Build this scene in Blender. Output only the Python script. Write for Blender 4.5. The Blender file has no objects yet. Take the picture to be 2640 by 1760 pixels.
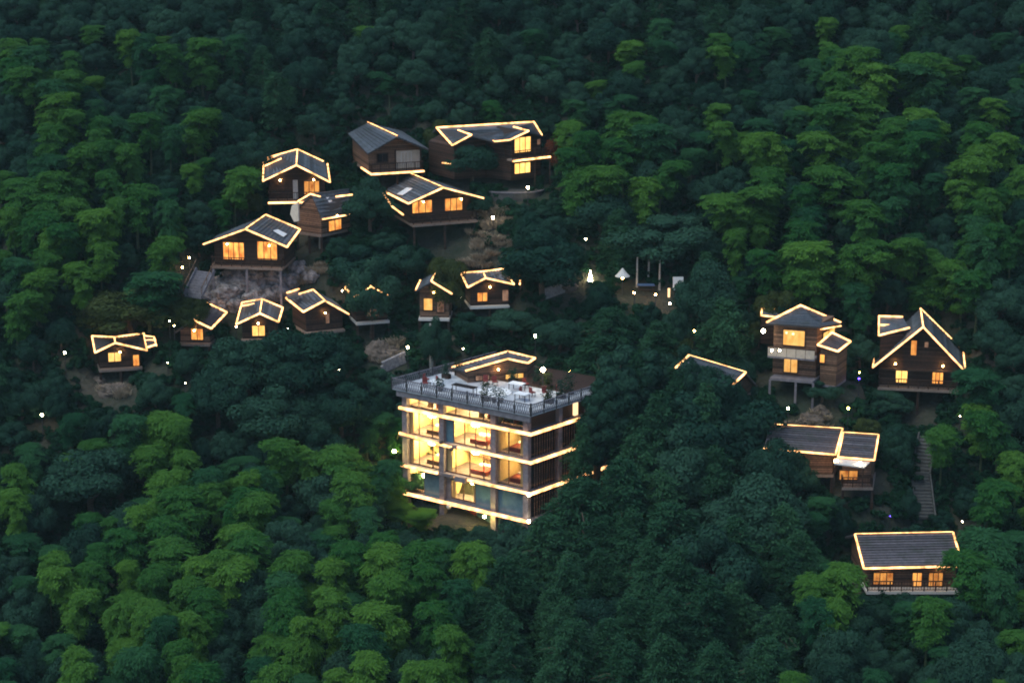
import bpy, math, random
import numpy as np
from mathutils import Vector, Matrix
random.seed(7); rng = np.random.default_rng(7)
SC = bpy.context.scene
COL = SC.collection
rad = math.radians

# ------------------------------------------------------------------ camera, sky, sun, exposure
FPX = 5294.0; PITCH = rad(14.5); CAMZ = 80.0           # focal length in photo pixels (2640 wide)
cd = bpy.data.cameras.new('camera'); cam = bpy.data.objects.new('camera', cd); COL.objects.link(cam)
cd.sensor_width = 36.0; cd.lens = 36.0*FPX/2640.0; cd.clip_start = 1.0; cd.clip_end = 3000.0
cam.location = (0, 0, CAMZ); cam.rotation_euler = (math.pi/2-PITCH, 0, 0)
SC.camera = cam
W = bpy.data.worlds.new('World'); SC.world = W; W.use_nodes = True
wn = W.node_tree; bg = wn.nodes['Background']
sky = wn.nodes.new('ShaderNodeTexSky'); sky.sky_type = 'NISHITA'; sky.sun_disc = False
SUN_EL, SUN_AZ = rad(62), rad(235)
sky.sun_elevation = SUN_EL; sky.sun_rotation = SUN_AZ
sky.air_density = 1.3; sky.dust_density = 1.5; sky.ozone_density = 4.0
wn.links.new(sky.outputs[0], bg.inputs[0]); bg.inputs[1].default_value = 0.085
sl = bpy.data.lights.new('sun', 'SUN'); sl.energy = 0.95; sl.angle = rad(45); sl.color = (0.95, 1.0, 0.86)
so = bpy.data.objects.new('sun', sl); COL.objects.link(so)
so.rotation_euler = Vector((math.sin(SUN_AZ)*math.cos(SUN_EL), math.cos(SUN_AZ)*math.cos(SUN_EL), math.sin(SUN_EL))).to_track_quat('Z', 'Y').to_euler()
SC.view_settings.view_transform = 'Standard'; SC.view_settings.look = 'None'
SC.view_settings.exposure = 0.9; SC.view_settings.gamma = 1.0; SC.view_settings.use_curve_mapping = False
SC.render.engine = 'CYCLES'
cy = SC.cycles
cy.max_bounces = 6; cy.diffuse_bounces = 2; cy.glossy_bounces = 2; cy.transmission_bounces = 3; cy.transparent_max_bounces = 8
cy.volume_bounces = 0; cy.sample_clamp_indirect = 3.0; cy.caustics_reflective = False; cy.caustics_refractive = False
cy.pixel_filter_type = 'BLACKMAN_HARRIS'; cy.filter_width = 1.9
cy.use_denoising = True

# ------------------------------------------------------------------ measuring helpers
FW = np.array([0, math.cos(PITCH), -math.sin(PITCH)]); UP = np.array([0, math.sin(PITCH), math.cos(PITCH)])
CC = np.array([0, 0, CAMZ])
def ray(u, v): return FW + np.array([1., 0, 0])*(u-1320)/FPX + UP*(880-v)/FPX
def at(u, v, D): return Vector(CC + ray(u, v)*D)
def proj(P):
    q = np.asarray(P, float)-CC; z = q @ FW
    return 1320+FPX*q[0]/z, 880-FPX*(q @ UP)/z, FPX/z
def on_plane(u, v, p0, n):
    d = Vector(ray(u, v)); c = Vector(CC)
    return c + d*((Vector(p0)-c).dot(n)/d.dot(n))

# ------------------------------------------------------------------ materials
MATS = {}
def mat(name, col, rough=0.8, noise=None, bump=0.0, nscale=3.0, metal=0.0, emit=None, estr=0.0):
    m = bpy.data.materials.new(name); m.use_nodes = True; nt = m.node_tree; b = nt.nodes['Principled BSDF']
    b.inputs['Base Color'].default_value = (*col, 1); b.inputs['Roughness'].default_value = rough; b.inputs['Metallic'].default_value = metal
    b.inputs['Specular IOR Level'].default_value = 0.3
    if noise:
        tc = nt.nodes.new('ShaderNodeTexCoord'); n = nt.nodes.new('ShaderNodeTexNoise'); n.inputs['Scale'].default_value = nscale
        n.inputs['Detail'].default_value = 6; n.inputs['Roughness'].default_value = 0.65
        r = nt.nodes.new('ShaderNodeValToRGB'); r.color_ramp.elements[0].position = 0.32; r.color_ramp.elements[1].position = 0.68
        r.color_ramp.elements[0].color = (*col, 1); r.color_ramp.elements[1].color = (*noise, 1)
        nt.links.new(tc.outputs['Object'], n.inputs['Vector']); nt.links.new(n.outputs['Fac'], r.inputs[0]); nt.links.new(r.outputs[0], b.inputs['Base Color'])
        if bump:
            bp = nt.nodes.new('ShaderNodeBump'); bp.inputs['Strength'].default_value = bump; bp.inputs['Distance'].default_value = 0.1
            nt.links.new(n.outputs['Fac'], bp.inputs['Height']); nt.links.new(bp.outputs[0], b.inputs['Normal'])
    if emit:
        b.inputs['Emission Color'].default_value = (*emit, 1); b.inputs['Emission Strength'].default_value = estr
    MATS[name] = m; return m
mat('dark_wood', (.030, .016, .012), .7, (.060, .032, .022), .5, 4)
mat('mid_wood', (.11, .06, .04), .7, (.19, .11, .07), .5, 4)
mat('bark', (.05, .035, .025), .9, (.11, .085, .065), .6, 6)
mat('pale_bark', (.28, .27, .24), .9, (.42, .42, .40), .4, 6)
mat('culm', (.03, .05, .02), .5, (.06, .08, .035), .2, 5)
mat('slate_tile', (.060, .072, .092), .55, (.12, .135, .16), .3, 3)
mat('brown_tile', (.065, .060, .070), .6, (.12, .11, .125), .3, 3)
mat('roof_deck', (.04, .04, .045), .8, (.06, .055, .06), .3, 3)
mat('concrete', (.11, .105, .125), .8, (.22, .205, .235), .4, 2.5)
mat('pale_trim', (.50, .48, .46), .7, (.62, .60, .58), .2, 4)
mat('plaster', (.42, .36, .30), .85, (.55, .48, .40), .2, 2)
mat('warm_plaster', (.70, .52, .28), .85, (.80, .64, .38), .2, 1.2)
mat('blue_glass_panel', (.06, .13, .19), .25, (.10, .20, .27), .1, 1.5)
mat('deck_board', (.16, .12, .10), .8, (.26, .20, .17), .3, 4)
mat('terrace_floor', (.30, .33, .38), .6, (.62, .66, .72), .1, .9)
mat('skylight_painted_sky', (.70, .72, .75), .2, (.85, .86, .88), 0, 2)  # pale base colour stands in for the sky mirrored in the panes
mat('red_lacquer', (.16, .03, .03), .6, (.26, .05, .045), .1, 4)
mat('white_cloth', (.75, .77, .80), .9, (.85, .86, .88), .2, 3)
mat('black_metal', (.03, .03, .035), .5, (.05, .05, .055), .1, 6)
mat('rock', (.05, .045, .045), .95, (.36, .33, .34), .9, 1.6)
mat('earth_bank', (.05, .042, .036), .95, (.17, .135, .115), .9, 1.2)
mat('stone_step', (.16, .15, .17), .9, (.28, .27, .28), .6, 3)
mat('dark_stone', (.05, .05, .05), .95, (.10, .10, .10), .6, 2)
mat('dry_grass_straw', (.20, .15, .09), .9, (.34, .27, .19), .3, 2)
mat('blue_plastic', (.05, .10, .22), .5, (.08, .15, .30), .1, 3)

def boards(name, vertical=False):
    """recessed joints between wall boards, as bump and a slightly darker line"""
    m = MATS[name]; nt = m.node_tree; N = nt.nodes.new; b = nt.nodes['Principled BSDF']; src = b.inputs['Base Color'].links[0].from_socket
    tc = N('ShaderNodeTexCoord'); sp_ = N('ShaderNodeSeparateXYZ'); mu = N('ShaderNodeMath'); mu.operation = 'MULTIPLY'; mu.inputs[1].default_value = 4.2; fr = N('ShaderNodeMath'); fr.operation = 'FRACT'
    st = N('ShaderNodeMath'); st.operation = 'GREATER_THAN'; st.inputs[1].default_value = .16; mx = N('ShaderNodeMix'); mx.data_type = 'RGBA'; mx.inputs['A'].default_value = (.006, .004, .004, 1)
    fl_ = N('ShaderNodeMath'); fl_.operation = 'FLOOR'; wn2 = N('ShaderNodeTexWhiteNoise'); wn2.noise_dimensions = '1D'; hs_ = N('ShaderNodeHueSaturation'); mr = N('ShaderNodeMapRange'); mr.inputs['To Min'].default_value = .55; mr.inputs['To Max'].default_value = 1.5
    L = nt.links.new; L(tc.outputs['Object'], sp_.inputs[0]); L(sp_.outputs['Z'], mu.inputs[0]); L(mu.outputs[0], fr.inputs[0]); L(mu.outputs[0], fl_.inputs[0]); L(fl_.outputs[0], wn2.inputs['W']); L(wn2.outputs['Value'], mr.inputs['Value'])
    L(mr.outputs[0], hs_.inputs['Value']); L(src, hs_.inputs['Color']); L(fr.outputs[0], st.inputs[0]); L(st.outputs[0], mx.inputs['Factor']); L(hs_.outputs[0], mx.inputs['B']); L(mx.outputs['Result'], b.inputs['Base Color'])
boards('mid_wood'); boards('dark_wood')
for nm in ('slate_tile', 'brown_tile'):                 # each tile course weathers a little differently, with lichen patches
    m = MATS[nm]; nt = m.node_tree; N = nt.nodes.new; L = nt.links.new; b = nt.nodes['Principled BSDF']; src = b.inputs['Base Color'].links[0].from_socket
    oi = N('ShaderNodeObjectInfo'); mr = N('ShaderNodeMapRange'); mr.inputs['To Min'].default_value = .6; mr.inputs['To Max'].default_value = 1.35; hs_ = N('ShaderNodeHueSaturation'); L(oi.outputs['Random'], mr.inputs['Value']); L(mr.outputs[0], hs_.inputs['Value']); L(src, hs_.inputs['Color'])
    g2 = N('ShaderNodeNewGeometry'); n2 = N('ShaderNodeTexNoise'); n2.inputs['Scale'].default_value = .9; n2.inputs['Detail'].default_value = 7; r2 = N('ShaderNodeValToRGB'); r2.color_ramp.elements[0].position = .52; r2.color_ramp.elements[1].position = .66; r2.color_ramp.elements[1].color = (.55, .55, .55, 1)
    L(g2.outputs['Position'], n2.inputs['Vector']); L(n2.outputs['Fac'], r2.inputs[0]); mx = N('ShaderNodeMix'); mx.data_type = 'RGBA'; mx.inputs['B'].default_value = (.035, .045, .03, 1); L(r2.outputs[0], mx.inputs['Factor']); L(hs_.outputs[0], mx.inputs['A']); L(mx.outputs['Result'], b.inputs['Base Color'])
def emis(name, col, s):
    m = bpy.data.materials.new(name); m.use_nodes = True; nt = m.node_tree; nt.nodes.clear()
    e = nt.nodes.new('ShaderNodeEmission'); o = nt.nodes.new('ShaderNodeOutputMaterial')
    e.inputs[0].default_value = (*col, 1); e.inputs[1].default_value = s; nt.links.new(e.outputs[0], o.inputs[0])
    MATS[name] = m; return m
m_ = emis('strip_glow', (1.0, .47, .17), 3.2); nt = m_.node_tree
tc_ = nt.nodes.new('ShaderNodeNewGeometry'); n_ = nt.nodes.new('ShaderNodeTexNoise'); n_.inputs['Scale'].default_value = 1.1; n_.inputs['Detail'].default_value = 3
r_ = nt.nodes.new('ShaderNodeMapRange'); r_.inputs['From Min'].default_value = .32; r_.inputs['From Max'].default_value = .66; r_.inputs['To Min'].default_value = .8; r_.inputs['To Max'].default_value = 3.6
nt.links.new(tc_.outputs['Position'], n_.inputs['Vector']); nt.links.new(n_.outputs['Fac'], r_.inputs['Value']); nt.links.new(r_.outputs[0], nt.nodes['Emission'].inputs[1])
emis('strip_glow_soft', (1.0, .62, .32), 1)
emis('lamp_white', (1.0, .78, .46), 45)
emis('lamp_warm', (1.0, .55, .18), 60)
emis('lamp_yellow', (1.0, .80, .10), 40)
emis('flood_glow', (1.0, .70, .16), 330)
emis('lamp_violet', (.10, .05, 1.0), 20)
emis('room_lamp', (1.0, .62, .22), 140)
def lit_window(name, c0, c1, s):
    m = bpy.data.materials.new(name); m.use_nodes = True; nt = m.node_tree; nt.nodes.clear(); N = nt.nodes.new
    tc = N('ShaderNodeTexCoord'); mp = N('ShaderNodeMapping'); mp.inputs['Scale'].default_value = (1.6, 1.6, .8)
    n = N('ShaderNodeTexNoise'); n.inputs['Scale'].default_value = 1.1; n.inputs['Detail'].default_value = 3
    oi = N('ShaderNodeObjectInfo'); ad = N('ShaderNodeVectorMath'); ad.operation = 'ADD'
    r = N('ShaderNodeValToRGB'); r.color_ramp.elements[0].position = .3; r.color_ramp.elements[1].position = .66
    r.color_ramp.elements[0].color = (*c0, 1); r.color_ramp.elements[1].color = (*c1, 1)
    e = N('ShaderNodeEmission'); g = N('ShaderNodeBsdfGlossy'); g.inputs['Roughness'].default_value = .08; g.inputs['Color'].default_value = (.5, .5, .5, 1)
    mx = N('ShaderNodeMixShader'); mx.inputs[0].default_value = .08; o = N('ShaderNodeOutputMaterial')
    L = nt.links.new
    L(tc.outputs['Object'], mp.inputs[0]); L(mp.outputs[0], ad.inputs[0]); L(oi.outputs['Random'], ad.inputs[1]); L(ad.outputs[0], n.inputs['Vector'])
    L(n.outputs['Fac'], r.inputs[0]); L(r.outputs[0], e.inputs[0]); mr = N('ShaderNodeMapRange'); mr.inputs['To Min'].default_value = s*.55; mr.inputs['To Max'].default_value = s*1.5; L(oi.outputs['Random'], mr.inputs['Value']); L(mr.outputs[0], e.inputs[1])
    L(e.outputs[0], mx.inputs[1]); L(g.outputs[0], mx.inputs[2]); L(mx.outputs[0], o.inputs[0]); MATS[name] = m
lit_window('window_orange', (.40, .10, .02), (1.0, .42, .09), .85)
lit_window('window_gold', (.75, .33, .07), (1.0, .56, .16), 1.05)
lit_window('window_dim', (.10, .045, .03), (.35, .20, .13), .5)
mat('window_dark', (.012, .012, .018), .12)
gm = bpy.data.materials.new('clear_glass'); gm.use_nodes = True; nt = gm.node_tree; nt.nodes.clear()
t_ = nt.nodes.new('ShaderNodeBsdfTransparent'); g_ = nt.nodes.new('ShaderNodeBsdfGlossy'); g_.inputs['Roughness'].default_value = .05
mx = nt.nodes.new('ShaderNodeMixShader'); mx.inputs[0].default_value = .07; oo = nt.nodes.new('ShaderNodeOutputMaterial')
t_.inputs[0].default_value = (.93, .95, .93, 1)
nt.links.new(t_.outputs[0], mx.inputs[1]); nt.links.new(g_.outputs[0], mx.inputs[2]); nt.links.new(mx.outputs[0], oo.inputs[0]); MATS['clear_glass'] = gm

def leaf_mat(name, dark, light, tipmix=.5, objvar=.35, trans=.3):
    """leaves: colour varies from leaf to leaf and from tree to tree"""
    m = bpy.data.materials.new(name); m.use_nodes = True; nt = m.node_tree; nt.nodes.clear(); N = nt.nodes.new; L = nt.links.new
    ge = N('ShaderNodeNewGeometry'); oi = N('ShaderNodeObjectInfo')
    a = N('ShaderNodeMath'); a.operation = 'MULTIPLY'; a.inputs[1].default_value = 1-objvar
    b = N('ShaderNodeMath'); b.operation = 'MULTIPLY_ADD'; b.inputs[1].default_value = objvar
    L(ge.outputs['Random Per Island'], a.inputs[0]); L(oi.outputs['Random'], b.inputs[0]); L(a.outputs[0], b.inputs[2])
    mx = N('ShaderNodeMix'); mx.data_type = 'RGBA'; mx.inputs['A'].default_value = (*dark, 1); mx.inputs['B'].default_value = (*light, 1)
    L(b.outputs[0], mx.inputs['Factor'])
    d = N('ShaderNodeBsdfDiffuse'); t = N('ShaderNodeBsdfTranslucent'); s = N('ShaderNodeMixShader'); s.inputs[0].default_value = trans; o = N('ShaderNodeOutputMaterial')
    L(mx.outputs['Result'], d.inputs[0]); L(mx.outputs['Result'], t.inputs[0]); L(d.outputs[0], s.inputs[1]); L(t.outputs[0], s.inputs[2]); L(s.outputs[0], o.inputs[0])
    MATS[name] = m; return m
leaf_mat('bamboo_leaf', (.012, .080, .026), (.088, .205, .032), objvar=.7, trans=.2)
leaf_mat('bamboo_leaf_deep', (.010, .060, .032), (.040, .125, .046), objvar=.6, trans=.2)
leaf_mat('broad_leaf', (.008, .034, .026), (.038, .095, .060), objvar=.6, trans=.18)
leaf_mat('feather_leaf', (.010, .045, .026), (.044, .120, .056), objvar=.5, trans=.18)
leaf_mat('olive_leaf', (.030, .052, .018), (.075, .100, .036), objvar=.4)
leaf_mat('rust_leaf', (.10, .035, .02), (.22, .07, .035), objvar=.3)
leaf_mat('undergrowth_leaf', (.007, .030, .018), (.020, .068, .034), objvar=.5)
leaf_mat('straw_blade', (.19, .155, .11), (.42, .35, .27), objvar=.3)

# ------------------------------------------------------------------ mesh helpers
class MB:
    def __init__(s): s.v = []; s.f = []
    def poly(s, pts):
        k = len(s.v); s.v += [tuple(p) for p in pts]; s.f.append(tuple(range(k, k+len(pts)))); return s
    def hexa(s, b, t):                                  # four bottom points, four top points, same winding
        k = len(s.v); s.v += [tuple(p) for p in b]+[tuple(p) for p in t]
        s.f += [(k+3, k+2, k+1, k), (k+4, k+5, k+6, k+7)]
        for i in range(4): j = (i+1) % 4; s.f.append((k+i, k+j, k+4+j, k+4+i))
        return s
    def prism(s, bot, off):                             # polygon pushed along a vector
        n = len(bot); k = len(s.v); off = Vector(off)
        s.v += [tuple(p) for p in bot]+[tuple(Vector(p)+off) for p in bot]
        s.f.append(tuple(range(k+n-1, k-1, -1))); s.f.append(tuple(range(k+n, k+2*n)))
        for i in range(n): j = (i+1) % n; s.f.append((k+i, k+j, k+n+j, k+n+i))
        return s
    def bar(s, a, b, w, h=None, up=(0, 0, 1)):          # box beam from a to b
        a = Vector(a); b = Vector(b); h = h or w; d = (b-a).normalized(); upv = Vector(up)
        if abs(d.dot(upv)) > .98: upv = Vector((0, 1, 0))
        x = d.cross(upv).normalized()*w/2; z = x.cross(d).normalized()*h/2
        return s.hexa([a-x-z, a+x-z, b+x-z, b-x-z], [a-x+z, a+x+z, b+x+z, b-x+z])
    def box(s, c, sx, sy, sz, rz=0.0):
        c = Vector(c); X = Vector((math.cos(rz), math.sin(rz), 0))*sx/2; Y = Vector((-math.sin(rz), math.cos(rz), 0))*sy/2; Z = Vector((0, 0, sz))
        b = [c-X-Y, c+X-Y, c+X+Y, c-X+Y]; return s.hexa(b, [p+Z for p in b])
    def tube(s, pts, radii, n=6):
        rings = []
        for i, p in enumerate(pts):
            p = Vector(p); q0 = Vector(pts[max(i-1, 0)]); q1 = Vector(pts[min(i+1, len(pts)-1)]); d = (q1-q0).normalized()
            u = d.cross(Vector((0, 1, 0)) if abs(d.y) < .9 else Vector((1, 0, 0))).normalized(); w = d.cross(u)
            k = len(s.v); r = radii[i]
            for j in range(n):
                a = 2*math.pi*j/n; s.v.append(tuple(p+u*math.cos(a)*r+w*math.sin(a)*r))
            rings.append(k)
        for a, b in zip(rings, rings[1:]):
            for j in range(n): jj = (j+1) % n; s.f.append((a+j, a+jj, b+jj, b+j))
        s.f.append(tuple(range(rings[-1], rings[-1]+n))); s.f.append(tuple(range(rings[0]+n-1, rings[0]-1, -1)))
        return s
    def ball(s, c, r, nu=8, nv=6, sz=1.0):
        c = Vector(c); k = len(s.v)
        for i in range(1, nv):
            t = math.pi*i/nv
            for j in range(nu): a = 2*math.pi*j/nu; s.v.append((c.x+r*math.sin(t)*math.cos(a), c.y+r*math.sin(t)*math.sin(a), c.z+r*sz*math.cos(t)))
        s.v += [(c.x, c.y, c.z+r*sz), (c.x, c.y, c.z-r*sz)]; T = len(s.v)-2
        for i in range(nv-2):
            for j in range(nu): jj = (j+1) % nu; s.f.append((k+i*nu+j, k+(i+1)*nu+j, k+(i+1)*nu+jj, k+i*nu+jj))
        for j in range(nu):
            jj = (j+1) % nu; s.f.append((T, k+j, k+jj)); s.f.append((T+1, k+(nv-2)*nu+jj, k+(nv-2)*nu+j))
        return s
    def build(s, name, m, parent=None, loc=None, smooth=False):
        o0 = Vector(loc) if loc is not None else (Vector(parent['_w']) if parent is not None and '_w' in parent else Vector((0, 0, 0)))
        me = bpy.data.meshes.new(name); me.from_pydata([tuple(Vector(p)-o0) for p in s.v], [], s.f); me.update()
        if smooth: me.polygons.foreach_set('use_smooth', [True]*len(me.polygons))
        me.materials.append(MATS[m] if isinstance(m, str) else m)
        o = bpy.data.objects.new(name, me); COL.objects.link(o)
        if parent is not None: o.parent = parent; o['_w'] = tuple(o0)
        else: o.location = o0; o['_w'] = tuple(o0)
        return o
def thing(name, loc, label, cat, group=None):
    o = bpy.data.objects.new(name, None); COL.objects.link(o); o.location = loc; o.empty_display_size = .5
    o['_w'] = tuple(loc); o['label'] = label; o['category'] = cat
    if group: o['group'] = group
    return o
def tag(o, label, cat, group=None):
    o['label'] = label; o['category'] = cat
    if group: o['group'] = group
    return o
V = Vector
Zv = Vector((0, 0, 1))

# ------------------------------------------------------------------ the hillside
PY = [-40, 60, 150, 180, 196, 236, 270, 330, 450, 620]; PZ = [-14, -6, 4, 7.5, 10, 37, 54, 76, 125, 190]
ANCH = []                                               # x, y, z, radius: level ground under the houses
def base_z(x, y):
    x = np.asarray(x, float); y = np.asarray(y, float)
    z = np.interp(y, PY, PZ)
    return z + 1.1*np.sin(x*.045+1.3)*np.sin(y*.05) + .7*np.sin(x*.13+y*.09) + .35*np.sin(x*.31-y*.27)
def gz(x, y):
    x = np.asarray(x, float); y = np.asarray(y, float); z = base_z(x, y); s = np.zeros_like(z); w = np.zeros_like(z)
    for ax, ay, az, ar, bz in ANCH:
        k = np.exp(-((x-ax)**2+(y-ay)**2)/(ar*ar)); k = k*k*(3-2*k) if False else k
        s = s+k*(az-bz); w = w+k
    return z + s/np.maximum(1, w)
def anchor(x, y, z, r): ANCH.append((x, y, z, r, float(base_z(x, y))))
def hit(u, v, lift=0.0, y0=110.0):
    d = ray(u, v); ys = np.arange(y0, 620, .5); t = ys/d[1]; zz = CAMZ+d[2]*t; xx = d[0]*t
    g = zz <= gz(xx, ys)+lift
    if not g.any(): return None
    i = int(np.argmax(g)); yy = np.linspace(ys[max(i-1, 0)], ys[i], 12); t = yy/d[1]; zz = CAMZ+d[2]*t; xx = d[0]*t
    j = int(np.argmax(zz <= gz(xx, yy)+lift)); return V((xx[j], yy[j], float(gz(xx[j], yy[j]))))

# ------------------------------------------------------------------ house builder
PROTECT = []       # u0, v0, u1, v1, y : picture areas that trees standing nearer must leave open
FOOT = []          # x, y, r : ground taken by buildings
def lerp(a, b, t): return V(a)*(1-t)+V(b)*t
def strips(root, edges, w=.15, m='strip_glow', lift=.10):
    for a, b in edges:
        a = V(a); b = V(b); MB().bar(a+Zv*lift, b+Zv*lift, w).build('light_strip', m, root)
def slope(root, r0, r1, e1, e0, m='slate_tile', th=.14, row=.42):
    """one roof slope: ridge r0-r1, eave e0-e1, built of a deck and overlapping tile courses"""
    r0, r1, e1, e0 = V(r0), V(r1), V(e1), V(e0)
    d = MB().hexa([r0-Zv*th, r1-Zv*th, e1-Zv*th, e0-Zv*th], [r0, r1, e1, e0]).build('roof_slope', 'roof_deck', root)
    n = max(2, round(((r0-e0).length+(r1-e1).length)/2/row)); nn = (r1-r0).cross(e0-r0).normalized()
    if nn.z < 0: nn = -nn
    for i in range(n):
        a0, a1 = i/n, min(1.0, (i+1)/n)
        A, B_ = lerp(r0, e0, a0), lerp(r1, e1, a0); C_, D_ = lerp(r1, e1, a1), lerp(r0, e0, a1)
        jt = .012*((i*7) % 3)
        MB().hexa([A+nn*.004, B_+nn*.004, C_+nn*.004, D_+nn*.004], [A+nn*.02, B_+nn*.02, C_+nn*(.085+jt), D_+nn*(.085+jt)]).build('tile_course', m, d)
    return d
def window(root, quad, n, m, cols=2, rows=1, fr=.09, name='window', fm='dark_wood'):
    """quad: bl, br, tr, tl on the wall; n: outward normal"""
    bl, br, tr, tl = [V(q) for q in quad]; n = V(n); x = (br-bl).normalized(); z = (tl-bl).normalized()
    f = MB()
    off = n*.06
    for a, b in ((bl, br), (tl, tr)): f.bar(a-x*fr/2+off, b+x*fr/2+off, .12, fr, up=z)
    for a, b in ((bl, tl), (br, tr)): f.bar(a+off+z*fr/2, b+off-z*fr/2, fr, .118, up=n)
    fo = f.build(name, fm, root)
    MB().prism([bl+n*.015, br+n*.015, tr+n*.015, tl+n*.015], n*.012).build('pane', m, fo)
    for i in range(1, cols): p = lerp(bl, br, i/cols); q = lerp(tl, tr, i/cols); MB().bar(p+n*.05, q+n*.05, .07, .05, up=n).build('mullion', fm, fo)
    for i in range(1, rows): p = lerp(bl, tl, i/rows); q = lerp(br, tr, i/rows); MB().bar(p+n*.053, q+n*.053, .05, .05, up=n).build('mullion', fm, fo)
    return fo
def wrect(plane_pt, n, r):
    """rectangle on a vertical wall from picture corners u0,v0,u1,v1"""
    u0, v0, u1, v1 = r; n = V(n)
    a = on_plane(u0, v1, plane_pt, n); b = on_plane(u1, v1, plane_pt, n); t0 = on_plane(u0, v0, plane_pt, n); t1 = on_plane(u1, v0, plane_pt, n)
    zb = (a.z+b.z)/2; zt = (t0.z+t1.z)/2
    return [V((a.x, a.y, zb)), V((b.x, b.y, zb)), V((b.x, b.y, zt)), V((a.x, a.y, zt))]
def railing(root, pts, h=1.0, m='dark_wood', sp=1.1, infill=True):
    b = MB()
    for a, c in zip(pts, pts[1:]):
        a = V(a); c = V(c); n = max(1, round((c-a).length/sp))
        for i in range(n+1): p = lerp(a, c, i/n); b.bar(p, p+Zv*h, .09)
        b.bar(a+Zv*h, c+Zv*h, .10, .08); b.bar(a+Zv*.15, c+Zv*.15, .06)
        if infill:
            k = max(2, round((c-a).length/.28))
            for i in range(k): p = lerp(a, c, (i+.5)/k); b.bar(p+Zv*.15, p+Zv*h, .035)
    return b.build('railing', m, root)
def house(name, P, label, floor_v, over=1.2, inset=.84, wins=(), wall='dark_wood', tile='slate_tile', leds='default',
          lift=1.2, balcony=True, deck_led=False, stilts=True, skylights=(), foot=3.5, prot=None, face='front', back_drop=.4, group=None, cat='house', deck_m='deck_board', row=.42, rail=True):
    RF, RB, LEF, LEB, REF, REB = [V(P[k]) for k in ('RF', 'RB', 'LEF', 'LEB', 'REF', 'REB')]
    bk = (RB-RF); bk.z = 0; blen = bk.length; bk.normalize(); rt = V((bk.y, -bk.x, 0))
    cx = (LEF+REF+LEB+REB)/4
    # walls: a gabled prism standing inside the roof edges
    o = bk*over
    wl, wr = lerp(RF, LEF, inset)+o-Zv*.16, lerp(RF, REF, inset)+o-Zv*.16; wa = lerp(RF, RB, over/blen)-Zv*.16
    bo = bk*.35
    fx = V((wr.x-wl.x, wr.y-wl.y, 0)).normalized(); fnn = V((fx.y, -fx.x, 0))
    wa = wa - bk*((wa-wl).dot(fnn)/bk.dot(fnn)); wa.z = min(RF.z, RB.z+.3)-.18
    wlb, wrb, wab = lerp(RB, LEB, inset)-bo-Zv*.16, lerp(RB, REB, inset)-bo-Zv*.16, RB-bo-Zv*.16
    if face == 'front': pl, n = wl, fnn
    elif False: pass
    else:
        sx_ = V((wrb.x-wr.x, wrb.y-wr.y, 0)).normalized(); pl, n = wr, V((sx_.y, -sx_.x, 0))
    fn = V((n.x, n.y, 0)).normalized()
    mid = (LEF+REF)/2 if face == 'front' else (REF+REB)/2
    um, vm, _ = proj(mid); floor = on_plane(um, floor_v, pl, fn).z
    root = thing(name, (cx.x, cx.y, floor-.3), label, cat, group)
    def drop(p): return V((p.x, p.y, floor))
    w = MB(); w.poly([drop(wl), drop(wr), wr, wa, wl]); w.poly([drop(wrb), drop(wlb), wlb, wab, wrb])
    w.poly([drop(wr), drop(wrb), wrb, wr]); w.poly([drop(wlb), drop(wl), wl, wlb]); w.poly([wl, wa, wab, wlb]); w.poly([wa, wr, wrb, wab])
    w.build('wall', wall, root)
    # plank battens on the front
    slope(root, RF, RB, LEB, LEF, tile, row=row); slope(root, RB, RF, REF, REB, tile, row=row)
    MB().bar(RF+Zv*.09, RB+Zv*.09, .22, .12).build('ridge_cap', tile, root)
    if leds == 'default': leds = [(RF, LEF), (RF, REF), (LEF, LEB), (REF, REB), (RF, RB), (RB, LEB), (RB, REB)]
    else:
        d = dict(RF=RF, RB=RB, LEF=LEF, LEB=LEB, REF=REF, REB=REB); leds = [(d[a], d[b]) for a, b in leds]
    strips(root, leds)
    for q in skylights:      # picture corners, on the given slope
        side, r = q; pr = [RF, REF, REB] if side == 'R' else [RF, LEB, LEF]
        nn = (pr[1]-pr[0]).cross(pr[2]-pr[0]).normalized(); nn = nn if nn.z > 0 else -nn
        pts = [on_plane(u, v, RF+nn*.16, nn) for u, v in r]
        sk = MB().prism(pts, nn*.05).build('skylight', 'skylight_painted_sky', root)
        MB().prism([lerp(sum((p for p in pts), V((0, 0, 0)))/4, p, 1.12)-nn*.1 for p in pts], nn*.1).build('skylight_frame', 'black_metal', sk)
    # deck / balcony
    fl, fr_ = drop(lerp(RF, LEF, inset)), drop(lerp(RF, REF, inset))
    if face == 'front' and balcony: a, b = fl+bk*.15-rt*.1, fr_+bk*.15+rt*.1
    else: a, b = drop(wl)-bk*.15-rt*.1, drop(wr)-bk*.15+rt*.1
    c, d = drop(wrb)+rt*.1+bk*.1, drop(wlb)-rt*.1+bk*.1
    if face == 'right' and balcony: b = b+rt*1.1; c = c+rt*1.1
    MB().prism([p-Zv*.28 for p in (a, b, c, d)], Zv*.276).build('deck', deck_m, root)
    if balcony and rail:
        if face == 'front': railing(root, [lerp(a, d, over/blen)+rt*.08, a+rt*.08+bk*.08, b-rt*.08+bk*.08, lerp(b, c, over/blen)-rt*.08])
        else: railing(root, [b-rt*1.1+bk*.1, b-rt*.08+bk*.1, c-rt*.08-bk*.1, c-rt*1.1-bk*.1])
    if deck_led:
        e = [(a, b)] if face == 'front' else [(b, c)]
        if face == 'front' and deck_led == 2: e.append((a, lerp(a, d, .5)))
        strips(root, e, lift=-.14, w=.2)
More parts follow.
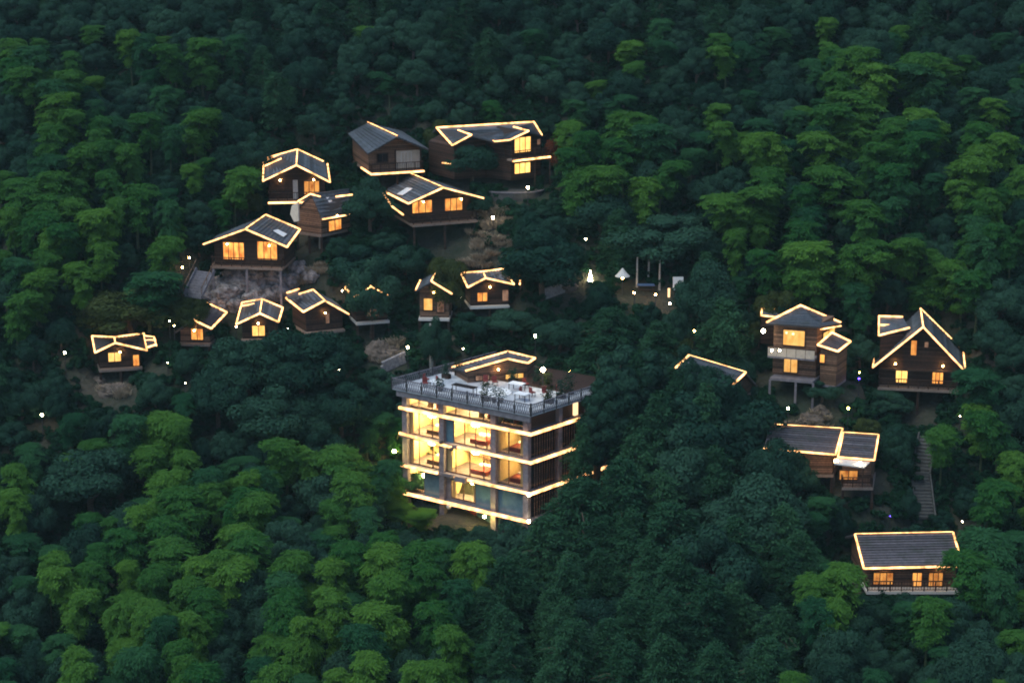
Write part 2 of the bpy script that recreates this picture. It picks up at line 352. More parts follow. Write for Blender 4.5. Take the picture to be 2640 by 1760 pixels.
    if stilts:
        for p in (a, b, lerp(a, b, .5), c, d):
            p = p+(cx-p)*.06; p = V((p.x, p.y, floor-.29)); MB().bar(p, p-Zv*(lift+3.2), .24).build('post', 'concrete' if lift > 4 else 'dark_wood', root)
    for wv in wins:
        r, m = wv[0], wv[1]; cols = wv[2] if len(wv) > 2 else 2; fm = wv[3] if len(wv) > 3 else 'dark_wood'
        window(root, wrect(pl+fn*.01, fn, r), fn, m, cols, 1, fm=fm)
    if any(w_[1] != 'window_dark' for w_ in wins):  # bulbs added under the eaves to spill warm light on wall and balcony
        lp = (wl+wr)/2+fn*.35 if face == 'front' else (wr+wrb)/2+fn*.3
        for k_ in ((-.3, .3) if foot > 3 else (0,)):
            ax_ = (wr-wl) if face == 'front' else (wrb-wr); q_ = lp+ax_*k_; q_.z = (wl.z+wr.z)/2-.12 if face == 'front' else wr.z-.25
            MB().ball(q_, .085).build('lamp_bulb', 'lamp_warm', root)
    # ground under the house
    fm_ = (a+b)/2; bm_ = (c+d)/2; ctr = (fm_+bm_)/2
    anchor(fm_.x, fm_.y, floor-.3-lift, foot*1.1); anchor(ctr.x, ctr.y, floor-.3-lift*.5, foot*1.2); anchor(bm_.x, bm_.y, floor-.3-back_drop*.3, foot*1.1)
    FOOT.append((ctr.x, ctr.y, foot)); FOOT.append((fm_.x, fm_.y, foot*.8)); FOOT.append((bm_.x, bm_.y, foot*.65))
    if prot is not None: PROTECT.append((prot[0], prot[1], prot[2], prot[3] if lift > 4 else min(prot[3], floor_v+14), fm_.y))
    return root, dict(RF=RF, RB=RB, LEF=LEF, REF=REF, a=a, b=b, c=c, d=d, bk=bk, rt=rt, floor=floor, pl=pl, n=fn)

# ------------------------------------------------------------------ the lit cottages
hs = {}
hs['A'] = house('cottage', {'RF': (-24.94, 235.03, 40.16), 'RB': (-25.77, 244.56, 40.48), 'LEF': (-28.81, 234.6, 38.38), 'LEB': (-29.81, 244.22, 39.41), 'REF': (-21.12, 235.42, 38.1), 'REB': (-22.25, 244.93, 38.72)},
    'small gabled cottage highest at the left, glowing ridge and a lit balcony edge', 512, over=1.8,
    wins=[((784, 466, 824, 502), 'window_orange', 3)], deck_led=True, lift=3.0, foot=3.6, prot=(672, 384, 862, 545), group='lit timber cottages on the hillside')
r, g = hs['A']      # white entry pillar and the dormer strips on the left roof slope
q = on_plane(762, 500, g['pl']+g['n']*.1, g['n']); MB().bar(V((q.x, q.y, g['floor'])), V((q.x, q.y, g['floor']+2.2)), .55, .2).build('door_panel', 'pale_trim', r)
for a_ in (.18, .42): strips(r, [(lerp(g['LEF'], g['RF'], .03)+(V((-29.81, 244.22, 39.41))-g['LEF'])*(1-a_), lerp(g['LEF'], g['RF'], .55)+(V((-29.81, 244.22, 39.41))-g['LEF'])*(1-a_)*.97)], lift=.24)
hs['B'] = house('cottage', {'RF': (-13.43, 238.47, 43.02), 'RB': (-17.52, 248.08, 43.19), 'LEF': (-16.83, 237.31, 41.19), 'LEB': (-19.82, 246.98, 42.08), 'REF': (-9.82, 239.86, 41.28), 'REB': (-13.49, 249.48, 41.97)},
    'unlit cottage with a pale half wall, only its ridge and its balcony edge glowing', 437, over=1.5, leds=[('RF', 'RB')],
    wins=[((972, 396, 1000, 418), 'window_dark', 2), ((1034, 392, 1060, 420), 'window_dark', 3, 'pale_trim')], deck_led=2, lift=2.2, foot=4, prot=(896, 316, 1118, 480), wall='mid_wood', group='lit timber cottages on the hillside')
r, g = hs['B']
Q = wrect(g['pl']+g['n']*.02, g['n'], (1019, 388, 1084, 433)); MB().prism(Q, g['n']*.05).build('wall_panel', 'plaster', r)
for u in (1019, 1084): p = on_plane(u, 420, g['pl'], g['n']); MB().bar(V((p.x, p.y, g['floor']))+g['n']*.1, V((p.x, p.y, g['floor']+2.4))+g['n']*.1, .18).build('post', 'dark_wood', r)
hs['D'] = house('cottage', {'RF': (-7.85, 231.61, 38.14), 'RB': (-11.96, 240.62, 38.19), 'LEF': (-11.78, 230.04, 36.59), 'LEB': (-15.24, 239.02, 36.43), 'REF': (-3.27, 233.58, 36.56), 'REB': (-7.17, 242.56, 36.44)},
    'cottage with a white skylight in its left roof slope and two orange gable windows', 568, over=1.3,
    wins=[((1062, 516, 1114, 549), 'window_orange', 3), ((1146, 510, 1192, 543), 'window_orange', 3)], lift=2.4, foot=4, prot=(984, 446, 1252, 590),
    leds=[('RF', 'LEF'), ('RF', 'REF'), ('LEF', 'LEB'), ('RF', 'RB')],
    skylights=[('L', [(1023, 501), (1050, 484), (1064, 487), (1038, 504)])], group='lit timber cottages on the hillside')
r, g = hs['D']; strips(r, [(at(988, 500, 236), at(1012, 533, 233)), (at(1012, 533, 233), at(1040, 554, 232))], lift=0)
hs['F'] = house('cottage', {'RF': (-29.61, 224.0, 34.85), 'RB': (-28.07, 230.53, 35.2), 'LEF': (-34.5, 224.84, 32.96), 'LEB': (-34.37, 231.18, 32.54), 'REF': (-24.98, 223.34, 32.96), 'REB': (-24.16, 229.97, 33.64)},
    'broad cottage on tall concrete posts above grey rocks, two big orange windows', 683, over=1.2,
    wins=[((576, 624, 631, 669), 'window_orange', 4), ((664, 622, 716, 670), 'window_orange', 3)], lift=4.4, foot=4, prot=(520, 552, 780, 775),
    leds=[('RF', 'LEF'), ('RF', 'REF'), ('RF', 'RB'), ('REF', 'REB'), ('RB', 'REB')],
    skylights=[('R', [(704, 595), (716, 592), (740, 604), (731, 611)])], group='lit timber cottages on the hillside', back_drop=3)
hs['E'] = house('arched_cottage', {'RF': (-22.83, 230.54, 37.58), 'RB': (-18.9, 234.6, 37.42), 'LEF': (-25.29, 232.12, 35.2), 'LEB': (-21.4, 236.4, 35.0), 'REF': (-21.6, 229.6, 34.85), 'REB': (-18.4, 233.6, 34.7)},
    'little cottage with steep curved blue roof and skylight, between two gabled cottages', 596, over=.15, inset=.8,
    wins=[((846, 566, 880, 594), 'window_orange', 2)], wall='mid_wood', face='right', balcony=False, lift=1.5, foot=2.6, prot=(748, 500, 908, 605),
    leds=[('REF', 'REB')], skylights=[('R', [(840, 509), (868, 508), (874, 520), (848, 522)])], group='lit timber cottages on the hillside')
r, g = hs['E']; strips(r, [(at(768, 520, 232.5), at(800, 501, 232)), (at(800, 501, 232), at(826, 508, 233)), (at(866, 508, 234.5), at(908, 503, 236))], lift=.05)
MB().prism([at(752, 530, 233), at(768, 521, 232.4), at(770, 570, 231.6), at(758, 572, 232.4), at(748, 552, 233)], (.1, .4, 0)).build('side_wall', 'plaster', r)
SMALL = 'small lit cabins in the row below'
hs['G'] = house('cabin', {'RF': (-42.67, 213.74, 24.47), 'RB': (-43.39, 217.04, 24.26), 'LEF': (-44.78, 213.2, 23.53), 'LEB': (-45.72, 216.5, 24.53), 'REF': (-39.43, 214.51, 23.44), 'REB': (-40.29, 217.82, 24.5)},
    'leftmost cabin, with a bow-tie shaped glowing roof and a yellow lit rear lean-to', 946, over=.8, inset=.8,
    wins=[((279, 907, 313, 932), 'window_gold', 2), ((343, 913, 360, 943), 'window_orange', 1)], lift=.8, foot=2.4, prot=(234, 856, 400, 965), group=SMALL, back_drop=.2, rail=False)
r, g = hs['G']
MB().prism([at(372, 868, 222), at(397, 870, 222.5), at(403, 893, 220.5), at(381, 899, 220)], Zv*.1).build('rear_roof', 'brown_tile', r)
strips(r, [(at(372, 868, 222), at(397, 871, 222.5)), (at(374, 880, 221.3), at(402, 878, 221.6)), (at(397, 871, 222.5), at(403, 893, 220.5)), (at(381, 897, 220), at(403, 890, 220.5))])
hs['H'] = house('cabin', {'RF': (-34.57, 216.63, 26.28), 'RB': (-34.0, 223.01, 26.66), 'LEF': (-36.78, 216.86, 24.87), 'LEB': (-36.1, 223.24, 25.17), 'REF': (-32.68, 216.42, 25.38), 'REB': (-31.84, 222.79, 25.65)},
    'second cabin from the left, roof slope a glowing diamond above its window', 882, over=.8, inset=.8,
    wins=[((493, 846, 525, 876), 'window_orange', 2)], wall='mid_wood', leds=[('RF', 'REF'), ('REF', 'REB'), ('RF', 'RB'), ('RB', 'REB')], lift=.8, foot=2.4, prot=(462, 780, 590, 900), group=SMALL, rail=False)
hs['I'] = house('cabin', {'RF': (-27.42, 216.94, 26.95), 'RB': (-27.88, 223.05, 27.1), 'LEF': (-30.01, 216.77, 25.77), 'LEB': (-30.14, 223.01, 26.71), 'REF': (-25.44, 217.08, 25.95), 'REB': (-25.62, 223.11, 26.1)},
    'cabin facing straight out with both roof slopes outlined and one bright square window', 872, over=.8, inset=.78,
    wins=[((650, 838, 684, 866), 'window_gold', 2)], lift=.8, foot=2.4, prot=(604, 768, 734, 885), group=SMALL, rail=False)
r, g = hs['I']; strips(r, [(at(624, 790, 227.5), at(667, 784, 228.5))], lift=.1)
hs['J'] = house('cabin', {'RB': (-22.25, 223.68, 28.02), 'RF': (-20.52, 218.88, 27.92), 'LEF': (-22.78, 217.82, 26.9), 'LEB': (-25.19, 222.65, 27.33), 'REF': (-17.96, 219.91, 26.13), 'REB': (-19.96, 224.73, 26.52)},
    'cabin with a tilted glowing roof and one long rake running down to its right', 850, over=.8, inset=.8,
    wins=[((838, 806, 850, 834), 'window_dim', 1)], leds=[('RF', 'RB'), ('RF', 'LEF'), ('LEF', 'LEB'), ('RB', 'LEB'), ('RF', 'REF')], lift=1, foot=2.4, prot=(732, 744, 905, 812), group=SMALL, rail=False)
r, g = hs['J']; MB().prism([at(738, 762, 226), at(772, 747, 228), at(768, 768, 226), at(742, 772, 225.5)], Zv*.08).build('rear_roof', 'brown_tile', r)
strips(r, [(at(740, 757, 226), at(771, 747, 228))])
hs['K'] = house('cabin', {'RF': (-15.48, 219.98, 29.19), 'RB': (-16.96, 224.65, 29.18), 'LEF': (-17.24, 219.4, 28.18), 'LEB': (-18.77, 224.07, 28.15), 'REF': (-13.27, 220.68, 27.88), 'REB': (-14.79, 225.35, 27.86)},
    'dim cabin almost hidden by the round tree, on a pale deck edge', 826, over=.7, inset=.85,
    wins=[((945, 784, 978, 815), 'window_dim', 2)], deck_m='pale_trim', lift=1.4, foot=2.4, prot=(925, 774, 995, 840), group=SMALL, rail=False)
hs['L'] = house('cabin', {'RF': (-8.87, 220.27, 29.78), 'RB': (-8.54, 225.15, 29.78), 'LEF': (-10.6, 220.39, 28.74), 'LEB': (-10.31, 225.27, 28.72), 'REF': (-6.58, 220.12, 28.37), 'REB': (-6.27, 225.01, 28.36)},
    'cabin under a yellow lit tree with a bright wall window and a pale deck edge', 818, over=.7, inset=.8, wall='mid_wood',
    wins=[((1092, 768, 1116, 800), 'window_gold', 1), ((1126, 772, 1146, 805), 'window_dim', 1)], deck_m='pale_trim', leds=[('RF', 'REF'), ('RF', 'RB'), ('LEF', 'LEB')], lift=1.4, foot=2.4, prot=(1075, 722, 1170, 828), group=SMALL, rail=False)
hs['M'] = house('cabin', {'RF': (-2.92, 221.67, 29.81), 'RB': (-3.28, 225.9, 29.61), 'LEF': (-4.89, 221.31, 28.84), 'LEB': (-5.76, 225.52, 29.56), 'REF': (0.22, 222.16, 28.99), 'REB': (-0.96, 226.4, 29.81)},
    'rightmost cabin of the row, sharp folded roof edged in gold', 786, over=.7, inset=.82,
    wins=[((1230, 753, 1257, 777), 'window_orange', 2), ((1294, 746, 1311, 776), 'window_dim', 1)], deck_m='pale_trim', lift=1, foot=2.4, prot=(1186, 690, 1345, 796), group=SMALL, rail=False)
r, g = hs['M']; strips(r, [(at(1298, 695, 231), at(1342, 716, 230)), (at(1342, 716, 230), at(1340, 735, 228))])
hs['S'] = house('a_frame_house', {'RF': (43.79, 212.08, 26.65), 'RB': (45.15, 220.64, 26.61), 'LEF': (38.78, 212.98, 21.95), 'LEB': (40.58, 221.49, 21.69), 'REF': (48.36, 211.22, 21.96), 'REB': (49.94, 219.82, 22.04)},
    'tall steep A-frame house at the far right with orange windows on two floors', 996, over=1.2, inset=.86,
    wins=[((2347, 876, 2363, 916), 'window_orange', 1), ((2382, 880, 2394, 896), 'window_dim', 1), ((2308, 949, 2339, 986), 'window_gold', 2), ((2402, 950, 2431, 989), 'window_orange', 3)],
    lift=2, foot=4.4, prot=(2248, 792, 2492, 1018), leds=[('RF', 'RB'), ('RF', 'LEF'), ('RF', 'REF'), ('REF', 'REB'), ('LEF', 'LEB'), ('RB', 'REB')])
r, g = hs['S']
p0 = on_plane(2268, 946, g['pl'], g['n']); p1 = on_plane(2470, 946, g['pl'], g['n'])
MB().bar(V((p0.x, p0.y, p0.z))+g['n']*.4, V((p1.x, p1.y, p0.z))+g['n']*.4, .9, .16).build('floor_ledge', 'dark_wood', r)
MB().prism([at(2266, 820, 224), at(2328, 820, 225), at(2345, 850, 222), at(2266, 868, 221)], Zv*.1).build('dormer_roof', 'slate_tile', r)
strips(r, [(at(2266, 818, 224), at(2327, 820, 225)), (at(2270, 841, 222.5), at(2327, 841, 223.5)), (at(2265, 868, 221), at(2345, 848, 222)), (at(2266, 818, 224), at(2265, 868, 221)), (at(2266, 949, 219), at(2276, 881, 224))][:4], lift=.16)
MB().hexa([at(2270, 868, 220.8)+Zv*-3, at(2330, 862, 221.4)+Zv*-3, at(2330, 862, 224.4)+Zv*-3, at(2272, 868, 224)+Zv*-3], [at(2270, 868, 220.8), at(2330, 862, 221.4), at(2330, 850, 224.4), at(2272, 850, 224)]).build('dormer_wall', 'dark_wood', r)
# the two cottages whose roof slope faces the camera
def facing(name, rl, rr, el, er, D0, D1, label, **k):
    RL, RR = at(*rl, D1), at(*rr, D1); EL, ER = at(*el, D0), at(*er, D0)
    bl = V((2*RL.x-EL.x, 2*RL.y-EL.y, EL.z)); br = V((2*RR.x-ER.x, 2*RR.y-ER.y, ER.z))
    return house(name, dict(RF=RL, RB=RR, REF=EL, REB=ER, LEF=bl, LEB=br), label, face='right', **k)
hs['U'] = facing('cottage', (2204, 1379), (2457, 1374), (2227, 1467), (2482, 1461), 193.5, 197.3, 'lowest cottage at the bottom right, broad roof framed by a glowing rectangle',
    floor_v=1512, over=.5, inset=.78, wins=[((2250, 1474, 2302, 1506), 'window_orange', 3), ((2350, 1474, 2376, 1510), 'window_orange', 2), ((2392, 1474, 2430, 1510), 'window_orange', 3)],
    wall='mid_wood', tile='brown_tile', lift=1.6, foot=4, prot=(2198, 1368, 2490, 1535), leds=[('RF', 'RB'), ('RF', 'REF'), ('RB', 'REB'), ('REF', 'REB')], row=.36, deck_m='pale_trim')
hs['T'] = facing('cottage', (1985, 1096), (2172, 1107), (1968, 1158), (2154, 1174), 204.6, 207.6, 'left one of the paired dark roofs, half hidden by trees',
    floor_v=1222, over=.5, inset=.8, wins=[], wall='mid_wood', tile='brown_tile', lift=1.4, foot=3.4, prot=(2040, 1096, 2175, 1180), leds=[('RF', 'RB'), ('RB', 'REB'), ('REF', 'REB')], row=.36, balcony=False)
hs['T2'] = facing('cottage', (2174, 1117), (2265, 1123), (2160, 1180), (2254, 1188), 203.6, 206.6, 'right one of the paired dark roofs, glowing square above a pale canopy',
    floor_v=1246, over=.4, inset=.8, wins=[((2163, 1211, 2211, 1236), 'window_orange', 2)], wall='mid_wood', tile='brown_tile', lift=1.4, foot=3, prot=(2140, 1110, 2272, 1270), leds=[('RF', 'RB'), ('RB', 'REB'), ('REF', 'REB'), ('RF', 'REF')], row=.36)
r, g = hs['T2']; MB().prism([at(2150, 1197, 202.2), at(2228, 1207, 202.2), at(2243, 1193, 203.6), at(2160, 1184, 203.6)], Zv*.12).build('canopy', 'pale_trim', r)
for u in (2152, 2226): MB().bar(at(u, 1203, 202.3), at(u, 1203, 202.3)-Zv*2.0, .1).build('post', 'dark_wood', r)
MB().ball(at(2218, 1194, 202.6), .16).build('lamp_bulb', 'lamp_white', r); MB().ball(at(2156, 1188, 202.9), .2).build('lamp_bulb', 'lamp_warm', r)
# the cottage hidden by the trees right of the main building
PR, PF, PB, PL = at(1776, 918, 213), at(1923, 962, 211), at(1890, 993, 207.5), at(1742, 950, 209.5)
hs['P'] = house('cottage', dict(RF=PR, RB=PF, REF=PL, REB=PB, LEF=V((2*PR.x-PL.x, 2*PR.y-PL.y, PR.z-2.4)), LEB=V((2*PF.x-PB.x, 2*PF.y-PB.y, PF.z-2.4))), 'cottage buried in dark trees, only broken pieces of its glowing roof edge showing',
    1040, face='right', over=.4, inset=.8, lift=1, foot=3, leds=[('RF', 'RB'), ('RB', 'REB'), ('RF', 'REF')], balcony=False)
PROTECT.append((1774, 912, 1796, 930, 205)); PROTECT.append((1850, 938, 1926, 968, 205))

# the long two-gabled house at the top
D_ = dict(A=at(1125, 331, 245.5), B=at(1166, 377, 240), C=at(1216, 350, 240), D=at(1181, 338, 244), E=at(1252, 362, 241), F=at(1276, 367, 240), G=at(1315, 363, 239), H=at(1363, 340, 239.2), I=at(1324, 329, 244.5), J=at(1376, 316, 247), K=at(1397, 350, 241.5))
root = thing('long_house', D_['G']-Zv*5, 'long house at the top with a zigzag glowing roof and windows lit on two floors', 'house', 'lit timber cottages on the hillside')
slope(root, D_['A'], D_['D'], D_['C'], D_['B']); slope(root, D_['I'], D_['F'], D_['G'], D_['H'])
slope(root, D_['D'], D_['I'], D_['F'], D_['C']); slope(root, D_['I'], D_['J'], D_['K'], D_['H'])
MB().hexa([D_['A']-Zv*.1, D_['J']-Zv*.1, D_['I']-Zv*.1, D_['D']-Zv*.1], [D_[k] for k in 'AJID']).build('roof_slope', 'slate_tile', root)
bkA, bkJ = D_['A']+V((-1.5, 5, -2.2)), D_['J']+V((-1.5, 5, -2.2))
slope(root, D_['J'], D_['A'], bkA, bkJ)
strips(root, [(D_[a], D_[b]) for a, b in ('AJ', 'AB', 'BC', 'CD', 'EF', 'FG', 'GH', 'HI', 'JK')])
gl = lerp(D_['G'], D_['K'], .03)+V((0, .7, -.2)); gr = lerp(D_['G'], D_['K'], .97)+V((0, .7, -.2)); ga = D_['H']+V((0, .8, -.2))
wd = (gr-gl); wd.z = 0; wd.normalize(); wn_ = V((wd.y, -wd.x, 0))
ga = ga - wn_*(ga-gl).dot(wn_)
fl = on_plane(1345, 462, gl, wn_).z
def zz(p, z): return V((p.x, p.y, z))
MB().prism([zz(gl, fl), zz(gr, fl), gr, ga, gl], -wn_*5.5).build('wall', 'dark_wood', root)
ll, lr = D_['B']+V((.2, .7, -.2)), D_['E']+V((0, .9, -.2)); lx = D_['C']+V((0, .7, -.25))
MB().prism([zz(ll, fl), zz(lr, fl), lr, lx, ll], -wn_*5.5).build('wall', 'dark_wood', root)
MB().prism([zz(lr, fl), zz(gl, fl), gl+V((0, .8, 0)), lr+V((0, .8, 0))], -wn_*4.5).build('wall', 'dark_wood', root)
for r_, m_, c_ in (((1325, 353, 1368, 393), 'window_gold', 3), ((1325, 419, 1367, 447), 'window_gold', 3), ((1383, 358, 1393, 374), 'window_dim', 1)): window(root, wrect(gl+wn_*.02, wn_, r_), wn_, m_, c_)
bz = on_plane(1327, 412, gl+wn_*1.0, wn_).z
b0 = on_plane(1322, 412, gl+wn_*1.2, wn_); b1 = on_plane(1419, 409, gl+wn_*1.2, wn_)
b0, b1 = zz(b0, bz), zz(b1, bz)
MB().prism([b0-wn_*1.2-Zv*.2, b1-wn_*1.2-Zv*.2, b1-Zv*.2, b0-Zv*.2], Zv*.2).build('balcony', 'deck_board', root)
strips(root, [(b0, b1)], lift=-.1, w=.2); railing(root, [b0+Zv*.0-wn_*.08, b1-wn_*.08]); strips(root, [(on_plane(1140, 420, ll, wn_), on_plane(1165, 422, ll, wn_))], lift=0)
for p in (b1, lerp(b0, b1, .6)): MB().bar(p-Zv*.2-wn_*.1, p-Zv*4-wn_*.1, .16).build('post', 'dark_wood', root)
for p, a in ((ll, 1), (lr, 1), (gl, 1), (gr, 1)): anchor(p.x, p.y, fl-.4, 4); anchor(p.x-.5, p.y+5, fl-.1, 4); FOOT.append((p.x, p.y+2, 3.6))
PROTECT.append((1300, 312, 1425, 470, 238)); PROTECT.append((1110, 312, 1300, 372, 238)); PROTECT.append((1112, 330, 1160, 470, 238))

# the hip-roofed house and its little annexe on the right
T_, FLc, FRc, BRc, BLc = at(2064, 790, 220.5), at(1976, 834, 217.8), at(2116, 843, 216), at(2168, 834, 221), at(2035, 826, 224)
root = thing('hip_roof_house', at(2050, 975, 219), 'two-storey house with a grey pyramid roof above a pale balcony', 'house')
slope(root, T_, T_+V((.05, 0, 0)), FRc, FLc); slope(root, T_, T_+V((.05, 0, 0)), BRc, FRc); slope(root, T_, T_+V((.05, 0, 0)), BLc, BRc); slope(root, T_, T_+V((.05, 0, 0)), FLc, BLc)
strips(root, [(T_, FLc), (T_, BRc)], lift=.15); strips(root, [(BRc, FRc)], lift=-.25, w=.12)
rq = [at(1965, 797, 225), at(2020, 801, 225.5), at(2020, 822, 223), at(1962, 815, 222)]
MB().prism(rq, Zv*.1).build('porch_roof', 'slate_tile', root); strips(root, [(rq[0], rq[1]), (rq[0], rq[3]), (rq[3], rq[2])])
MB().prism([q-Zv*3 for q in rq], Zv*2.98).build('porch_wall', 'dark_wood', root)
ctr = (FLc+FRc+BRc+BLc)/4
c4 = [lerp(ctr, p, .80) for p in (FLc, FRc, BRc, BLc)]
n1 = (c4[1]-c4[0]); n1.z = 0; n1.normalize(); n1 = V((n1.y, -n1.x, 0)); n2 = (c4[2]-c4[1]); n2.z = 0; n2.normalize(); n2 = V((n2.y, -n2.x, 0))
zt = FRc.z-.05; zb = on_plane(2040, 968, c4[0], n1).z
MB().hexa([zz(p, zb) for p in c4], [zz(p, zt+.1) for p in c4]).build('wall', 'mid_wood', root)
lit_wall_q = wrect(c4[1]+n2*.02, n2, (2119, 850, 2150, 892)); window(root, lit_wall_q, n2, 'window_gold', 2)  # lamplit side wall, its light put in as an added glowing window
window(root, wrect(c4[0]+n1*.02, n1, (2018, 850, 2075, 891)), n1, 'window_gold', 1); window(root, wrect(c4[0]+n1*.02, n1, (2020, 922, 2056, 960)), n1, 'window_gold', 2)
zbal = on_plane(2040, 912, c4[0], n1).z
o0, o1 = zz(c4[0], zbal)-(c4[1]-c4[0]).normalized()*.3, zz(c4[1], zbal)+(c4[1]-c4[0]).normalized()*.1
MB().prism([o0-Zv*.2, o1-Zv*.2, o1-Zv*.2+n1*1.5, o0-Zv*.2+n1*1.5], Zv*.2).build('balcony', 'concrete', root)
ed = (o1-o0)/5
for i in range(5): MB().prism([o0+ed*i+n1*1.45+(ed*.03), o0+ed*(i+1)+n1*1.45-(ed*.03), o0+ed*(i+1)+n1*1.45-(ed*.03)+Zv*.95, o0+ed*i+n1*1.45+(ed*.03)+Zv*.95], n1*.06).build('balcony_panel', 'plaster', root)
MB().bar(o0+n1*1.48+Zv*1.0, o1+n1*1.48+Zv*1.0, .12).build('handrail', 'dark_wood', root)
MB().prism([zz(c4[0], zb)-Zv*.3+n1*1.4, zz(c4[1], zb)-Zv*.3+n1*1.4, zz(c4[2], zb)-Zv*.3, zz(c4[3], zb)-Zv*.3], Zv*.29).build('deck', 'concrete', root)
for p in (c4[0]+n1*1.3, c4[1]+n1*1.3, lerp(c4[0], c4[1], .6)+n1*1.3, c4[2]): MB().bar(zz(p, zb-.3), zz(p, zb-5), .22).build('post', 'concrete', root)
for u in (1990, 2010): MB().ball(at(u, 903, 214.8), .11).build('lamp_bulb', 'lamp_white', root)
MB().ball(at(1968, 853, 218.2), .22).build('lamp_bulb', 'lamp_white', root)
anchor(c4[0].x, c4[0].y, zb-2, 4); anchor(c4[1].x, c4[1].y, zb-2, 4); anchor(ctr.x, ctr.y+3, zb-.5, 5); FOOT.append((ctr.x, ctr.y, 5)); PROTECT.append((1955, 784, 2180, 985, 213))
aq = [at(2145, 859, 219.5), at(2193, 882, 219), at(2160, 908, 215.6), at(2108, 891, 216.4)]
root = thing('annexe', at(2150, 960, 218), 'small annexe beside the hip-roofed house, its roof a single glowing diamond', 'annexe')
slope(root, aq[0], aq[1], aq[2], aq[3], 'brown_tile'); strips(root, [(aq[i], aq[(i+1) % 4]) for i in range(4)])
ac = sum(aq, V((0, 0, 0)))/4; a4 = [lerp(ac, p, .8) for p in (aq[3], aq[2], aq[1], aq[0])]
azb = ac.z-4.2; MB().hexa([zz(p, azb) for p in a4], [zz(p, p.z-.25) for p in a4]).build('wall', 'mid_wood', root)
na = (a4[1]-a4[0]); na.z = 0; na.normalize(); na = V((na.y, -na.x, 0)); window(root, wrect(a4[0]+na*.02, na, (2113, 912, 2127, 935)), na, 'window_orange', 1)
MB().prism([zz(p, azb-.25) for p in a4], Zv*.24).build('deck', 'concrete', root)
anchor(ac.x, ac.y, azb-.3, 3.5); FOOT.append((ac.x, ac.y, 3)); PROTECT.append((2105, 852, 2205, 950, 213))

# ------------------------------------------------------------------ the main building
Cf = V((1.77, 194.94, 0)); Cl = V((-11.25, 204.06, 0)); Cr = V((11.14, 205.35, 0)); Cb = Cl+(Cr-Cf)
dl = (Cl-Cf).normalized(); dr = (Cr-Cf).normalized(); LL = (Cl-Cf).length; LR = (Cr-Cf).length
nl = V((dl.y, -dl.x, 0)); nl = nl if nl.y < 0 else -nl; nr = V((dr.y, -dr.x, 0)); nr = nr if nr.y < 0 else -nr
LEV = [11.15, 14.15, 17.40, 20.35, 22.55]
mb = thing('main_building', (Cf.x, Cf.y, 8.5), 'big concrete guest house of four glowing storeys with a roof terrace, in the centre', 'building')
def P_(s, d, z): return V((Cf.x, Cf.y, 0))+dl*s-nl*d+Zv*z         # s along the left face from the front corner, d inwards
EX = dl*0
for i, z in enumerate(LEV[:4]):
    MB().hexa([P_(-.25, -.35, z-.32), V((Cr.x, Cr.y, 0))+nr*.35+Zv*(z-.32), V((Cb.x, Cb.y, 0))+Zv*(z-.32), P_(LL+.3, -.35, z-.32)],
              [P_(-.25, -.35, z), V((Cr.x, Cr.y, 0))+nr*.35+Zv*z, V((Cb.x, Cb.y, 0))+Zv*z, P_(LL+.3, -.35, z)]).build('floor_slab', 'concrete', mb)
strips(mb, [(P_(-.3, -.46, z-.1), P_(LL+.2, -.46, z-.1)) for z in (LEV[3], LEV[0])], lift=0, w=.26)
strips(mb, [(P_(-.3, -.46, LEV[2]-.1), P_(8.6, -.46, LEV[2]-.1)), (P_(9.4, -.46, LEV[2]-.25), P_(LL+.2, -.46, LEV[2]+.1)), (P_(-.3, -.46, LEV[1]-.1), P_(9.0, -.46, LEV[1]-.1)), (P_(11.2, -.46, LEV[1]-.1), P_(LL+.3, -.46, LEV[1]-.1))], lift=0, w=.22)
for z in LEV[1:4]: strips(mb, [(P_(-.3, -.46, z-.16), V((Cr.x, Cr.y, z-.16))+nr*.46)], lift=0, w=.26)
# columns on the left face and along the right face
cols_s = [.35, 3.9, 9.3, 14.9]                          # metres from the front corner
def s_at(u, z=17.0):
    p = on_plane(u, 1150, P_(0, 0, 0), nl); return (V((p.x, p.y, 0))-V((Cf.x, Cf.y, 0))).dot(dl)
cols_s = [s_at(1358), s_at(1274), s_at(1141), s_at(1047)]
for s in cols_s: MB().bar(P_(s, .05, 6.5), P_(s, .05, LEV[4]-.3), .62, .55, up=nl).build('column', 'concrete', mb)
for k in (.32, .64, .98): p = V((Cf.x, Cf.y, 0))+dr*LR*k-nr*.05; MB().bar(p+Zv*6.5, p+Zv*(LEV[4]-.3), .5, .5, up=nr).build('column', 'concrete', mb)
# rooms
bounds = [(cols_s[1]+.25, cols_s[0]-.0), (cols_s[2]+.25, cols_s[1]-.25), (cols_s[3]+.2, cols_s[2]-.25)]
dep = 4.2
for fi, (z0, z1) in enumerate([(LEV[0], LEV[1]-.32), (LEV[1], LEV[2]-.32), (LEV[2], LEV[3]-.32), (LEV[3], LEV[4]-.35)]):
    MB().prism([P_(.1, dep, z0), P_(LL-.1, dep, z0), P_(LL-.1, dep, z1), P_(.1, dep, z1)], -nl*.15).build('back_wall', 'warm_plaster', mb)
    for s in (cols_s[1], cols_s[2]): MB().bar(P_(s, .35, (z0+z1)/2), P_(s, dep, (z0+z1)/2), .16, z1-z0-.02).build('partition', 'warm_plaster', mb)
    MB().bar(P_(LL-.1, .35, (z0+z1)/2), P_(LL-.1, dep, (z0+z1)/2), .16, z1-z0-.02).build('partition', 'warm_plaster', mb)
    MB().bar(P_(.6, .35, (z0+z1)/2), P_(.6, dep, (z0+z1)/2), .16, z1-z0-.02).build('partition', 'warm_plaster', mb)
def room_light(s, d, z, r=.34, m='room_lamp', sz=.8): MB().ball(P_(s, d, z), r, 10, 6, sz).build('pendant_lamp', m, mb, smooth=True)
